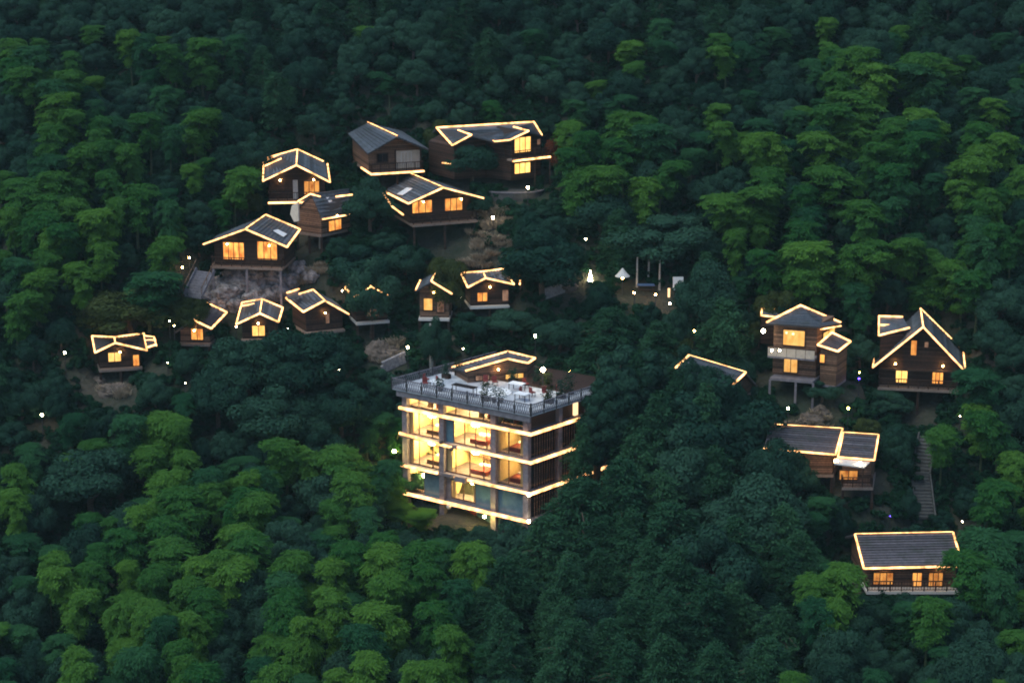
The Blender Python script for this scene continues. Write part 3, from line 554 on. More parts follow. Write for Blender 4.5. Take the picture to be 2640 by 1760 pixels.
def curtain(s0, s1, z0, z1, d=.75, m='warm_plaster', swag=True):
    """gathered curtain; a swag narrows toward the bottom"""
    b = MB(); n = 9; top = []; mid = []; bot = []
    for i in range(n+1):
        t = i/n; w = (.06 if i % 2 else -.06)
        top.append(P_(s0+(s1-s0)*t, d+w, z1)); k = .45 if swag else 1
        mid.append(P_(s0+(s1-s0)*t*k, d+w*.6, z0+(z1-z0)*.42)); bot.append(P_(s0+(s1-s0)*t*(.62 if swag else 1), d+w, z0+.05))
    for i in range(n): b.poly([mid[i], mid[i+1], top[i+1], top[i]]); b.poly([bot[i], bot[i+1], mid[i+1], mid[i]])
    return b.build('curtain', m, mb)
def glazing(s0, s1, z0, z1, n=3, d=.3, m='clear_glass'):
    f = MB(); a, b = P_(s0, d, z0), P_(s1, d, z0)
    f.bar(P_(s0, d, z0+.06), P_(s1, d, z0+.06), .10, .12); f.bar(P_(s0, d, z1-.06), P_(s1, d, z1-.06), .10, .12)
    for i in range(n+1): s = s0+(s1-s0)*i/n; f.bar(P_(s, d, z0+.12), P_(s, d, z1-.12), .09, .09, up=nl)
    fo = f.build('window', 'mid_wood', mb)
    for i in range(n):
        sa, sb = s0+(s1-s0)*i/n+.045, s0+(s1-s0)*(i+1)/n-.045
        MB().prism([P_(sa, d, z0+.12), P_(sb, d, z0+.12), P_(sb, d, z1-.12), P_(sa, d, z1-.12)], nl*.02).build('pane', m, fo)
    return fo
def bed(s, z, w=1.9, m='red_lacquer'):
    MB().hexa([P_(s-w/2, 1.3, z), P_(s+w/2, 1.3, z), P_(s+w/2, 3.4, z), P_(s-w/2, 3.4, z)], [P_(s-w/2, 1.3, z+.45), P_(s+w/2, 1.3, z+.45), P_(s+w/2, 3.4, z+.45), P_(s-w/2, 3.4, z+.45)]).build('bed', m, mb)
    MB().hexa([P_(s-w/2+.1, 2.7, z+.46), P_(s+w/2-.1, 2.7, z+.46), P_(s+w/2-.1, 3.2, z+.46), P_(s-w/2+.1, 3.2, z+.46)], [P_(s-w/2+.1, 2.7, z+.62), P_(s+w/2-.1, 2.7, z+.62), P_(s+w/2-.1, 3.2, z+.62), P_(s-w/2+.1, 3.2, z+.62)]).build('pillow', 'white_cloth', mb)
for fi in (1, 2):
    z0, z1 = LEV[fi], LEV[fi+1]-.32
    for bi, (b, a) in enumerate(bounds):
        a, b = min(a, b), max(a, b)
        if bi == 0: a = .9
        if bi == 2 or bi == 0: glazing(a, b, z0, z1, 3 if bi == 2 else 2)
        else: glazing(a, b-.0 if fi == 1 else b-1.5, z0, z1, 4)
        if fi == 2 and bi == 1: MB().prism([P_(b-1.45, .3, z0), P_(b, .3, z0), P_(b, .3, z1), P_(b-1.45, .3, z1)], nl*.05).build('wall_panel', 'blue_glass_panel', mb)
        bed((a+b)/2-.3, z0, 2.0, 'mid_wood' if bi == 2 else 'red_lacquer')
        curtain(a+.05, a+(b-a)*.16, z0, z1, .5, swag=False); curtain(b-.05, b-(b-a)*.16, z0, z1, .5, swag=False)
        MB().hexa([P_(a+.5, 3.4, z0+.5), P_(b-.5, 3.4, z0+1.5), P_(b-.5, 3.9, z0+1.5), P_(a+.5, 3.9, z0+.5)], [P_(a+.5, 3.4, z0+.75), P_(b-.5, 3.4, z0+1.75), P_(b-.5, 3.9, z0+1.75), P_(a+.5, 3.9, z0+.75)]).build('stair_flight', 'mid_wood', mb)
        if bi: room_light((a+b)/2+.6, 2.2, z1-.75, .5)
        if bi == 1: room_light((a+b)/2-1.3, 2.6, z1-.6, .3)
        if bi == 0: room_light((a+b)/2, 2.9, z0+1.2, .16)
b, a = bounds[1]; a, b = min(a, b), max(a, b)
z0, z1 = LEV[3], LEV[4]-.35
for bi, (b_, a_) in enumerate(bounds):
    a_, b_ = min(a_, b_), max(a_, b_)
    if bi == 0: a_ = .9
    glazing(a_, b_, z0, z1, 4 if bi == 1 else 3)
    if bi: room_light((a_+b_)/2-.4, 1.8, z0+1.15, .32); room_light((a_+b_)/2+1.1, 2.4, z0+1.2, .3)
    for k in range(3): MB().box(P_(a_+.6+k*1.1, 1.4, z0), .5, .5, .8, .3).build('stool', 'red_lacquer' if k % 2 else 'mid_wood', mb)
z0, z1 = LEV[0], LEV[1]-.32                                 # lowest storey: blue panels, one bright window
MB().prism([P_(.6, .3, z0), P_(cols_s[1]-.25, .3, z0), P_(cols_s[1]-.25, .3, z1), P_(.6, .3, z1)], nl*.06).build('wall_panel', 'blue_glass_panel', mb)
wq = wrect(P_(0, .3, 0)+nl*.07, nl, (1163, 1252, 1226, 1294))
sa = (V(wq[0])-V((Cf.x, Cf.y, 0))).dot(dl); sb = (V(wq[1])-V((Cf.x, Cf.y, 0))).dot(dl); sa, sb = min(sa, sb), max(sa, sb)
zlo = z0+.25; zhi = z0+2.45
MB().prism([P_(cols_s[1]+.25, .3, z0), P_(sa, .3, z0), P_(sa, .3, z1), P_(cols_s[1]+.25, .3, z1)], nl*.05).build('wall_panel', 'blue_glass_panel', mb)
MB().prism([P_(sa, .3, z0), P_(sb, .3, z0), P_(sb, .3, zlo), P_(sa, .3, zlo)], nl*.05).build('wall_panel', 'concrete', mb)
MB().prism([P_(sa, .3, zhi), P_(sb, .3, zhi), P_(sb, .3, z1), P_(sa, .3, z1)], nl*.05).build('wall_panel', 'concrete', mb)
glazing(sa, sb, zlo, zhi, 2); room_light((sa+sb)/2, 2.0, z0+1.9, .42); curtain(sa, sa+.45, zlo, zhi, .5, swag=False); curtain(sb, sb-.45, zlo, zhi, .5, swag=False)
if sb < cols_s[2]-.3: MB().prism([P_(sb, .3, z0), P_(cols_s[2]-.25, .3, z0), P_(cols_s[2]-.25, .3, z1), P_(sb, .3, z1)], nl*.05).build('wall_panel', 'concrete', mb)
a_, b_ = cols_s[2]+.25, cols_s[3]-.2
glazing((a_+b_)/2+.2, b_, z0, z1, 1); room_light(b_-1.0, 1.6, z0+1.5, .3); MB().prism([P_(a_, .3, z0), P_((a_+b_)/2+.2, .3, z0), P_((a_+b_)/2+.2, .3, z1), P_(a_, .3, z1)], nl*.05).build('wall_panel', 'blue_glass_panel', mb)
# undercroft: wall, red door, struts
MB().hexa([P_(.2, 1.2, 6), P_(LL, 1.2, 6), P_(LL, 5, 6), P_(.2, 5, 6)], [P_(.2, 1.2, LEV[0]-.33), P_(LL, 1.2, LEV[0]-.33), P_(LL, 5, LEV[0]-.33), P_(.2, 5, LEV[0]-.33)]).build('base_wall', 'blue_glass_panel', mb)
sd = s_at(1200); MB().prism([P_(sd-.5, 1.15, 8.2), P_(sd+.6, 1.15, 8.2), P_(sd+.6, 1.15, 10.6), P_(sd-.5, 1.15, 10.6)], nl*.08).build('door', 'red_lacquer', mb)
MB().bar(P_(2.2, .1, 8.8), P_(.4, -.2, 10.7), .18).build('brace', 'concrete', mb)
# small side lamps and units on the face
for s, z in ((9.3, 17.0), (9.2, 13.9), (10.6, 17.5)): MB().ball(P_(s, -.55, z), .28, 8, 5, .7).build('wall_lamp', 'black_metal', mb)
MB().box(P_(8.0, -.75, LEV[1]-.35), 1.3, .5, .55, math.atan2(dl.y, dl.x)).build('air_conditioner', 'concrete', mb)
for z in (14.0, 11.2): MB().ball(P_(-.3, -.6, z), .16).build('lamp_bulb', 'lamp_white', mb)
MB().ball(P_(9.6, -.7, 10.8), .26).build('lamp_bulb', 'pale_trim', mb)
for (s_, d_, z_, r_) in ((LL+.9, -.5, 15.4, .16), (LL+.5, -.8, 12.0, .12), (4.9, -.95, 10.75, .13)):
    MB().ball(P_(s_, d_, z_), r_).build('flood_lamp', 'flood_glow', mb); MB().bar(P_(s_, d_+.15, z_), P_(min(s_, LL), -.36, z_+.05), .05).build('lamp_bracket', 'black_metal', mb)
# right face: dark boards with upright slats
for fi in range(4):
    z0, z1 = LEV[fi], LEV[fi+1]-.33
    MB().prism([V((Cf.x, Cf.y, z0))+dr*.5-nr*.4, V((Cr.x, Cr.y, z0))-dr*.2-nr*.4, V((Cr.x, Cr.y, z1))-dr*.2-nr*.4, V((Cf.x, Cf.y, z1))+dr*.5-nr*.4], nr*.08).build('side_wall', 'window_dark' if fi < 3 else 'dark_wood', mb)
    if fi < 3:
        for k in range(34):
            p = V((Cf.x, Cf.y, 0))+dr*(.8+k*.38)-nr*.05; MB().bar(p+Zv*(z0+.02), p+Zv*(z1-.02), .07, .05, up=nr).build('slat', 'mid_wood', mb)
p = V((Cf.x, Cf.y, 0))+dr*7.2-nr*.2; MB().bar(p+Zv*(LEV[3]+.1), p+Zv*(LEV[3]+1.7), .5, .3, up=nr).build('wall_lamp', 'strip_glow_soft', mb)
# roof terrace
zt = LEV[4]; ov = .9
t4 = [P_(-ov*.8, -ov, 0), V((Cr.x, Cr.y, 0))+nr*ov+dr*.3, V((Cb.x, Cb.y, 0))+dr*.3, P_(LL+ov*.8, -ov, 0)]
MB().hexa([zz(p, zt-.34) for p in t4], [zz(p, zt) for p in t4]).build('terrace_slab', 'terrace_floor', mb)
def lattice(a, b, h=1.05, m='concrete'):
    a = V(a); b = V(b); n = max(1, round((b-a).length/1.9)); d = (b-a)/n
    for i in range(n):
        f = MB(); p = a+d*i; q = p+d; f.bar(p+Zv*h, q+Zv*h, .10, .09); f.bar(p+Zv*.12, q+Zv*.12, .07, .07)
        k = 7
        for j in range(k):
            u0, u1 = j/k, (j+1)/k; f.bar(lerp(p, q, u0)+Zv*.15, lerp(p, q, u1)+Zv*(h-.05), .045); f.bar(lerp(p, q, u0)+Zv*(h-.05), lerp(p, q, u1)+Zv*.15, .045)
        f.build('railing_panel', m, mb)
    for i in range(n+1): MB().bar(a+d*i, a+d*i+Zv*(h+.15), .14).build('railing_post', 'black_metal', mb)
zz4 = [zz(p, zt-.25) for p in t4]
lattice(zz4[0]+nl*.06, zz4[3]+nl*.06, 1.15); lattice(zz4[0]+nr*.06, zz4[1]+nr*.06, 1.15); lattice(zz4[3], zz4[2])
MB().prism([P_(-.5, -.75, zt-1.0), P_(LL+.3, -.75, zt-1.0), P_(LL+.3, -.75, zt-.36), P_(-.5, -.75, zt-.36)], -nl*.12).build('fascia', 'concrete', mb)
for c in ((Cf.x, Cf.y), (Cl.x, Cl.y), (Cr.x, Cr.y)): anchor(c[0], c[1], 8.6, 5)
mc = (Cf+Cr+Cl+Cb)/4; anchor(mc.x, mc.y, 8.6, 5.5); anchor(Cb.x+1, Cb.y+1.0, zt-.6, 5); FOOT.append((mc.x, mc.y, 9)); FOOT.append((Cf.x-4, Cf.y+3, 4)); FOOT.append((Cb.x, Cb.y, 2))
PROTECT.append((1040, 950, 1376, 1354, 203)); PROTECT.append((1376, 950, 1450, 1255, 199)); PROTECT.append((1150, 900, 1440, 1000, 190))
MB().hexa([P_(.2, 7.2, zt+.004), V((Cr.x, Cr.y, zt+.004))+dr*.2, V((Cb.x, Cb.y, zt+.004)), P_(LL+.4, 7.2, zt+.004)], [P_(.2, 7.2, zt+.06), V((Cr.x, Cr.y, zt+.06))+dr*.2, V((Cb.x, Cb.y, zt+.06)), P_(LL+.4, 7.2, zt+.06)]).build('rear_decking', 'dark_wood', mb)
for i, (s_, d_, hh, ww) in enumerate([(-.1, 3.2, 1.2, .8), (-.1, 5.4, 1.5, 1.0), (.1, 7.2, 1.8, 1.0), (3.0, 7.6, 1.2, .8), (4.6, 8.0, 1.3, .8), (13.9, 4.8, 1.4, .8), (13.4, 6.4, 1.2, .8), (10.6, 7.0, 1.1, .8), (7.2, 7.4, 1.1, .8), (5.6, .3, 1.4, .7)]):
    t = thing('planter', P_(s_, d_, zt), 'bushy dark planter %s' % ['by the right railing, nearest the front corner', 'by the right railing, second from the front corner', 'by the right railing before the shed', 'before the shed wall', 'between shed and pavilion', 'by the left end railing', 'at the left rear corner', 'left of the pavilion front', 'before the pavilion front', 'hanging over the front railing of the terrace'][i], 'planter')
    MB().box(P_(s_, d_, zt+.005), .9, .5, .45, math.atan2(dl.y, dl.x)).build('box', 'dark_wood', t); b = MB()
    for k in range(260):
        c = P_(s_, d_, zt+.5+hh*random.random()**1.4)+V((random.gauss(0, .3*ww), random.gauss(0, .3*ww), 0)); a = random.random()*6.28
        b.poly([c, c+V((math.cos(a)*.15, math.sin(a)*.15, .06)), c+V((math.cos(a)*.2-.07, math.sin(a)*.2+.07, -.06))])
    b.build('foliage', 'olive_leaf' if i % 3 == 0 else 'broad_leaf', t)
# things on the terrace
GT = 'furniture on the roof terrace'
def tpt(s, d): return P_(s, d, zt)
def tchair(s, d, rz, label, m='red_lacquer'):
    t = thing('chair', tpt(s, d), label, 'chair', GT); c = tpt(s, d); R_ = Matrix.Rotation(rz, 3, 'Z')
    for x, y in ((-.2, -.2), (.2, -.2), (.2, .2), (-.2, .2)): p = c+R_ @ V((x, y, 0)); MB().bar(p, p+Zv*.42, .05).build('leg', 'dark_wood', t)
    MB().box(c+Zv*.42, .5, .5, .09, rz).build('seat', m, t); q = c+R_ @ V((0, .22, 0)); MB().box(q+Zv*.51, .5, .07, .5, rz).build('backrest', m, t)
for i, (s, d, a) in enumerate([(13.6, .8, .4), (12.9, 2.2, 2), (14.4, 2.0, 1.2), (9.0, 5.0, 0), (8.0, 5.3, .4), (3.4, 3.6, 1), (2.6, 4.2, 2.2), (1.6, 5.0, .3), (.8, 6.3, 1.4), (5.0, 6.5, .8)]):
    tchair(s, d, a, ['red chair at the left end of the roof terrace', 'red chair in the middle of the roof terrace', 'red chair near the right corner of the roof terrace'][0 if i < 3 else 1 if i < 5 or i == 9 else 2])
def table(s, d, w, l, label, m='dark_wood', h=.72):
    t = thing('table', tpt(s, d), label, 'table', GT); c = tpt(s, d); rz = math.atan2(dl.y, dl.x); R_ = Matrix.Rotation(rz, 3, 'Z')
    for x, y in ((-1, -1), (1, -1), (1, 1), (-1, 1)): p = c+R_ @ V((x*(l/2-.1), y*(w/2-.1), 0)); MB().bar(p, p+Zv*h, .08).build('leg', 'dark_wood', t)
    MB().box(c+Zv*h, l, w, .07, rz).build('table_top', m, t)
table(8.6, .8, .8, 2.8, 'long dark bar table along the front railing of the terrace', h=.9); table(12.3, 1.0, .8, 1.4, 'low white table at the left end of the terrace', 'white_cloth')
table(2.6, 2.4, 1.0, 1.4, 'white table near the right corner of the terrace', 'white_cloth'); table(5.2, 5.2, 1.0, 1.6, 'white table in the middle of the terrace', 'white_cloth')
for i, (s, d, hh) in enumerate([(11.4, .4, .9), (4.5, .2, 1.3), (3.9, .6, 1.0)]):
    t = thing('potted_plant', tpt(s, d), ['small potted plant by the terrace railing at the left', 'leafy potted tree leaning over the terrace railing', 'low potted shrub beside the leaning tree on the terrace'][i], 'plant', 'potted plants on the terrace')
    MB().tube([tpt(s, d), tpt(s, d)+Zv*.45], [.2, .28], 8).build('pot', 'black_metal', t)
    b = MB()
    for k in range(160):
        c = tpt(s, d)+Zv*(.5+hh*random.random())+V((random.gauss(0, .28), random.gauss(0, .28), 0)); a = random.random()*6.28
        b.poly([c, c+V((math.cos(a)*.16, math.sin(a)*.16, .06)), c+V((math.cos(a)*.2-.06, math.sin(a)*.2+.06, -.05))])
    b.build('foliage', 'broad_leaf', t)
t = thing('globe_lamp', P_(3.2, 7.0, zt), 'white globe lamp on a post on the roof terrace before the pavilion', 'lamp'); MB().bar(P_(3.2, 7, zt), P_(3.2, 7, zt+1.9), .07).build('pole', 'black_metal', t); MB().ball(P_(3.2, 7, zt+2.1), .24).build('globe', 'lamp_white', t)
# white dancing platform on the terrace
tag(MB().tube([tpt(6.6, 3.0)+Zv*.0, tpt(6.6, 3.0)+Zv*.12], [1.9, 1.9], 20).build('round_platform', 'white_cloth'), 'white round platform in the middle of the roof terrace', 'platform')

# pavilion at the back of the terrace
pv = dict(RF=at(1309, 927, 213.5), RB=at(1309, 908, 217.5), LEF=at(1200, 958, 212), LEB=at(1165, 949, 216), REF=at(1361, 938, 214), REB=at(1380, 925, 218))
r, g = house('pavilion', pv, 'low pavilion behind the roof terrace with a wide folded roof edged in two glowing lines', 985, over=.5, inset=.95, wins=[((1302, 962, 1350, 976), 'window_gold', 3), ((1225, 966, 1262, 980), 'window_dim', 2)],
    wall='mid_wood', balcony=False, leds=[('RF', 'LEF'), ('RF', 'REF'), ('RB', 'LEB'), ('RB', 'REB'), ('REF', 'REB')], lift=.2, foot=3, stilts=False)
MB().hexa([at(1120, 968, 217.5), at(1150, 960, 219.5), at(1310, 918, 223), at(1290, 925, 220)], [q+Zv*.12 for q in (at(1120, 968, 217.5), at(1150, 960, 219.5), at(1310, 918, 223), at(1290, 925, 220))]).build('rear_roof', 'slate_tile', r)

# ------------------------------------------------------------------ extra levels, then the hillside mesh
for (u, v, rr, up_) in ((1355, 482, 6, .0), (1600, 730, 6, .3), (1500, 700, 5, .3)):
    p = hit(u, v); anchor(p.x, p.y, p.z+up_, rr)
def gmat():
    m = bpy.data.materials.new('hillside_soil'); m.use_nodes = True; nt = m.node_tree; b = nt.nodes['Principled BSDF']; N = nt.nodes.new; L = nt.links.new
    tc = N('ShaderNodeTexCoord'); n = N('ShaderNodeTexNoise'); n.inputs['Scale'].default_value = .12; n.inputs['Detail'].default_value = 8; n.inputs['Roughness'].default_value = .7
    r = N('ShaderNodeValToRGB'); e = r.color_ramp.elements; e[0].position = .4; e[0].color = (.010, .022, .012, 1); e[1].position = .66; e[1].color = (.055, .048, .036, 1)
    n2 = N('ShaderNodeTexNoise'); n2.inputs['Scale'].default_value = 1.5; n2.inputs['Detail'].default_value = 8; bp = N('ShaderNodeBump'); bp.inputs['Strength'].default_value = .9; bp.inputs['Distance'].default_value = .5
    L(tc.outputs['Object'], n.inputs['Vector']); L(tc.outputs['Object'], n2.inputs['Vector']); L(n.outputs['Fac'], r.inputs[0]); L(r.outputs[0], b.inputs['Base Color']); L(n2.outputs['Fac'], bp.inputs['Height']); L(bp.outputs[0], b.inputs['Normal'])
    b.inputs['Roughness'].default_value = 1; MATS['hillside_soil'] = m
gmat()
xs = np.concatenate([np.arange(-400, -90, 10.), np.arange(-90, 90, .9), np.arange(90, 401, 10.)]); ysg = np.concatenate([np.arange(-40, 140, 8.), np.arange(140, 290, .9), np.arange(290, 621, 8.)])
X, Y = np.meshgrid(xs, ysg); Z = gz(X, Y)
vv = np.stack([X, Y, Z], -1).reshape(-1, 3); nx, ny = len(xs), len(ysg)
idx = (np.arange(ny-1)[:, None]*nx+np.arange(nx-1)[None]).reshape(-1); fc = np.stack([idx, idx+1, idx+1+nx, idx+nx], -1)
def np_mesh(name, verts, faces, k, m, smooth=False):
    me = bpy.data.meshes.new(name); nf = len(faces)
    me.vertices.add(len(verts)); me.vertices.foreach_set('co', np.asarray(verts, np.float32).ravel())
    me.loops.add(nf*k); me.loops.foreach_set('vertex_index', np.asarray(faces, np.int32).ravel())
    me.polygons.add(nf); me.polygons.foreach_set('loop_start', np.arange(0, nf*k, k, dtype=np.int32)); me.polygons.foreach_set('loop_total', np.full(nf, k, np.int32))
    if smooth: me.polygons.foreach_set('use_smooth', np.ones(nf, bool))
    me.update(calc_edges=True); me.validate(); me.materials.append(MATS[m]); return me
ho = bpy.data.objects.new('hillside', np_mesh('hillside', vv, fc, 4, 'hillside_soil', True)); COL.objects.link(ho); ho['kind'] = 'structure'

# ------------------------------------------------------------------ stairs, rocks, walls, paths
def stairs(name, pts, width, label, m='stone_step', rise=.24, rail=False):
    t = thing(name, V(pts[0]), label, 'stairs')
    for a, b in zip(pts, pts[1:]):
        a, b = V(a), V(b); d = b-a; hd = V((d.x, d.y, 0)); n = max(2, int(abs(d.z)/rise)); sx = hd.normalized(); sy = V((-sx.y, sx.x, 0))
        for i in range(n):
            p = a+d*(i/n); q = p+hd/n*1.08; o = sy*width/2
            MB().hexa([p-o-Zv*.25, p+o-Zv*.25, q+o-Zv*.25, q-o-Zv*.25], [p-o+Zv*.02, p+o+Zv*.02, q+o+Zv*.02, q-o+Zv*.02]).build('step', m, t)
        for s_ in (-1, 1):
            o = sy*(width/2+.1)*s_; MB().bar(a+o+Zv*.05, b+o+Zv*.05, .14, .3).build('stringer', m, t)
            if rail:
                MB().bar(a+o+Zv*1.0, b+o+Zv*1.0, .07).build('handrail', 'mid_wood', t)
                for i in range(0, n+1, 4): p = lerp(a, b, i/n)+o; MB().bar(p, p+Zv*1.0, .07).build('post', 'mid_wood', t)
    return t
def sp(u, v, lift=.35): p = hit(u, v); return p+Zv*lift
stairs('stairway', [sp(2386, 1352, .8), sp(2372, 1240, .9), sp(2392, 1140, .9)], 1.7, 'long straight stone stairway climbing between trees above the lowest cottage', 'dark_stone')
PROTECT.append((2366, 1150, 2400, 1335, 207))
gF = hs['F'][1]; st = at(505, 748, 224.5); st2 = V((gF['a'].x+.6, gF['a'].y+1.0, gF['floor']-.1))
stairs('stairway', [at(497, 762, 223.5), at(530, 695, 224.8)], 2.3, 'grey stairway climbing to the left end of the cottage on posts', 'concrete', rail=True)
p = at(497, 762, 223.5); anchor(p.x, p.y, p.z-.6, 2.5); PROTECT.append((455, 650, 560, 765, 222))
def rock(name, P, r, label, sz=.8, seed=0, m='rock', group=None, prot=True):
    r *= .82
    from mathutils import noise as mn
    bm = MB().ball((0, 0, 0), 1, 30, 20); o3 = V((seed*3.1, seed*1.7, 0)); out = []
    for q in bm.v:
        q = V(q); k = 1+.42*mn.noise(q*1.3+o3)+.26*abs(mn.noise(q*3.1+o3))+.16*mn.noise(q*6.5+o3)+.08*mn.noise(q*14+o3)
        q = q*k; q.z = q.z*sz+.10*math.floor(q.z*5)/5; out.append(tuple(V((q.x*r, q.y*r*.8, q.z*r))+V(P)))
    bm.v = out; o = bm.build(name, m, loc=P); tag(o, label, 'rock', group); return o
RKS = [(640, 745, 2.4, 'big grey boulder under the middle of the cottage on posts'), (585, 770, 1.8, 'grey boulder below the tall corner post of the cottage'), (700, 735, 1.8, 'grey boulder right of the middle post'), (565, 795, 1.3, 'low boulder beside the diamond-roofed cabin'), (660, 780, 1.6, 'boulder above and left of the tilted-roof cabin'),
  (725, 765, 1.3, 'small boulder just left of the tilted-roof cabin'), (610, 725, 1.7, 'boulder tucked under the cottage floor'), (530, 775, 1.2, 'small boulder at the foot of the grey stairway'), (610, 795, 1.1, 'small boulder above the front-facing cabin roof, left'), (688, 768, 1.2, 'small boulder above the front-facing cabin roof, right'),
  (745, 735, 1.3, 'boulder at the right end of the rocky bank'), (770, 705, 1.2, 'upper right boulder of the rocky bank'), (555, 745, 1.2, 'boulder between the stairway and the corner post'), (800, 720, 1.0, 'small boulder above the tilted-roof cabin')]
for i, (u, v, r_, lab) in enumerate(RKS):
    p = hit(u, v); rock('boulder', p+Zv*.25*r_, r_*1.15, lab, .75, i+3, group='grey boulders under the cottage on posts')
    PROTECT.append((u-30, v-25, u+30, v+20, p.y))
for i, (u, v, r_, s_) in enumerate([(985, 915, 2.4, .7), (300, 1010, 2.2, .4), (2090, 1085, 1.6, .5), (1460, 740, 1.6, .5), (250, 985, 1.2, .5), (2115, 1062, 1.2, .6), (1440, 862, 1.6, .5)]):
    p = hit(u, v); rock('rock_outcrop', p, r_*.9, ['bare brownish bank left of the main building roof', 'pale rocky bank below the leftmost cabin', 'bare rock bank above the paired dark roofs', 'dark flat rock below the lamps on the path', 'small pale rock left of the leftmost cabin bank', 'small rock near the white lamp above the paired roofs', 'bluish rock behind the main building'][i], s_, i+40, m='earth_bank')
    PROTECT.append((u-45, v-35, u+45, v+25, p.y))
# round forecourt with a pale rim by the top house
p = hit(1345, 492); c = V((p.x, p.y, float(gz(p.x, p.y))+.12)); t = thing('forecourt', c, 'low round stone forecourt with a pale rim below the top house', 'terrace')
ring = [V((c.x+3.6*math.cos(a)-1, c.y+2.4*math.sin(a), 0)) for a in np.linspace(0, 2*math.pi, 25)[:-1]]
MB().prism([zz(q, c.z-1.6) for q in ring], Zv*1.6).build('platform', 'dark_stone', t)
for i in range(24): a, b = ring[i], ring[(i+1) % 24]; MB().bar(zz(a, c.z+.05), zz(b, c.z+.05), .2, .14).build('rim_stone', 'concrete', t)
PROTECT.append((1270, 465, 1410, 505, c.y-2))
# retaining walls on the slope
for i, (a, b, lab) in enumerate([((1395, 775), (1480, 745), 'low dark retaining wall right of the gold-edged cabin'), ((1045, 935), (985, 962), 'low pale retaining wall left of the roof terrace')]):
    A, B_ = hit(*a), hit(*b); t = thing('retaining_wall', A, lab, 'wall')
    for r2 in range(3):
        n = 7
        for k in range(n): q0 = lerp(A, B_, (k+(.5 if r2 % 2 else 0)*.5)/n); q1 = lerp(A, B_, (k+.94+(.25 if r2 % 2 else 0))/n); MB().bar(q0+Zv*(.2+r2*.42), q1+Zv*(.2+r2*.42), .4, .39).build('stone', 'stone_step', t)

# ------------------------------------------------------------------ lamps
def lamp(u, v, h, label, m='lamp_white', r=.17, kind='globe', group='garden lamps along the paths', sz=1.2):
    r *= .55; p = hit(u, v, h)
    if p is None: return
    g_ = p; top = V((p.x, p.y, p.z+h)); t = thing('garden_lamp', g_, label, 'lamp', group)
    MB().tube([g_-Zv*.2, top-Zv*r], [.05, .035], 6).build('pole', 'black_metal', t)
    MB().ball(top, r, 8, 6, sz).build('globe', m, t, smooth=True); MB().tube([top+Zv*(r*sz-.02), top+Zv*(r*sz+.05)], [r*.9, r*.3], 8).build('cap', 'black_metal', t)
    FOOT.append((p.x, p.y, .5)); PROTECT.append((u-9, v-9, u+9, v+12, p.y+.6)); return t
lamp(1361, 484, 2.2, 'white globe lamp on the round forecourt rim', r=.26)
lamp(1271, 561, 2.4, 'bright globe lamp right of the cottage with the white skylight', r=.27)
lamp(1510, 616, 2.4, 'lone white lamp in the dark trees above the cone-shaped light', r=.17)
lamp(488, 665, 2.2, 'top lamp of three beside the stairway at the left', 'lamp_warm', .16); lamp(470, 690, 2.2, 'middle lamp of three beside the stairway at the left', 'lamp_warm', .16); lamp(461, 722, 2.0, 'lowest lamp of three beside the stairway at the left', 'lamp_warm', .15)
lamp(167, 909, 2.4, 'white lamp left of the leftmost cabin', r=.22); lamp(108, 1070, 2.4, 'isolated white lamp near the left edge', r=.22)
lamp(1051, 896, 2.6, 'tall white lamp left above the roof terrace', r=.2, sz=1.6); lamp(1380, 866, 2.6, 'tall white lamp above the pavilion roof', r=.2, sz=1.6)
lamp(875, 953, 1.6, 'small lamp in the dark trees left of the main building', r=.13); lamp(742, 848, 1.6, 'small lamp right of the front-facing cabin', r=.13); lamp(609, 842, 1.4, 'small lamp under the left eave of the front-facing cabin', r=.13)
lamp(882, 750, 1.6, 'small lamp above the dim hidden cabin', r=.11); lamp(907, 766, 1.6, 'small lamp left of the dim hidden cabin', r=.11); lamp(1194, 899, 1.4, 'tiny lamp just behind the pavilion roof', r=.1)
lamp(1727, 783, 2.0, 'small white lamp right of the lit seating place', r=.17); lamp(1790, 853, 2.2, 'orange lamp alone in the dark above the buried cottage', 'lamp_warm', .2)
lamp(1635, 755, 1.6, 'left warm lamp of the lit seating place', 'lamp_warm', .17); lamp(1690, 760, 1.6, 'right warm lamp of the lit seating place', 'lamp_warm', .17)
lamp(1627, 922, 1.8, 'faint lamp in the trees right of the main building', r=.12); lamp(1470, 958, 1.8, 'yellow lamp at the back right corner of the main building', 'lamp_warm', .16); lamp(1467, 1125, 2, 'pale lamp beside the right face of the main building', r=.14)
lamp(2032, 1052, 2.6, 'white lamp above the paired dark roofs', r=.22); lamp(2187, 1052, 3.2, 'glaring yellow lamp on a tall pole above the paired roofs', 'lamp_yellow', .22); lamp(2475, 1072, 2, 'faint lamp in the right trees', r=.1); lamp(2481, 1344, 1.6, 'small lamp by the top right corner of the lowest roof', r=.11)
lamp(2215, 976, 1.6, 'violet lamp between the hip-roofed house and the A-frame', 'lamp_violet', .16); lamp(2216, 960, 2.6, 'pale lamp just above the violet lamp', 'lamp_yellow', .12)
lamp(2295, 1331, 1.2, 'faint blue lamp beside the foot of the stairway', 'lamp_violet', .06); lamp(432, 935, 1.2, 'tiny lamp right of the leftmost cabin', r=.09); lamp(437, 828, 1.8, 'tiny lamp left of the diamond-roofed cabin', 'lamp_white', r=.1); lamp(449, 840, 1.4, 'yellowish lamp left of the diamond-roofed cabin', 'lamp_warm', r=.12); lamp(478, 988, 1.4, 'tiny lamp below the cabins at the left', r=.09)
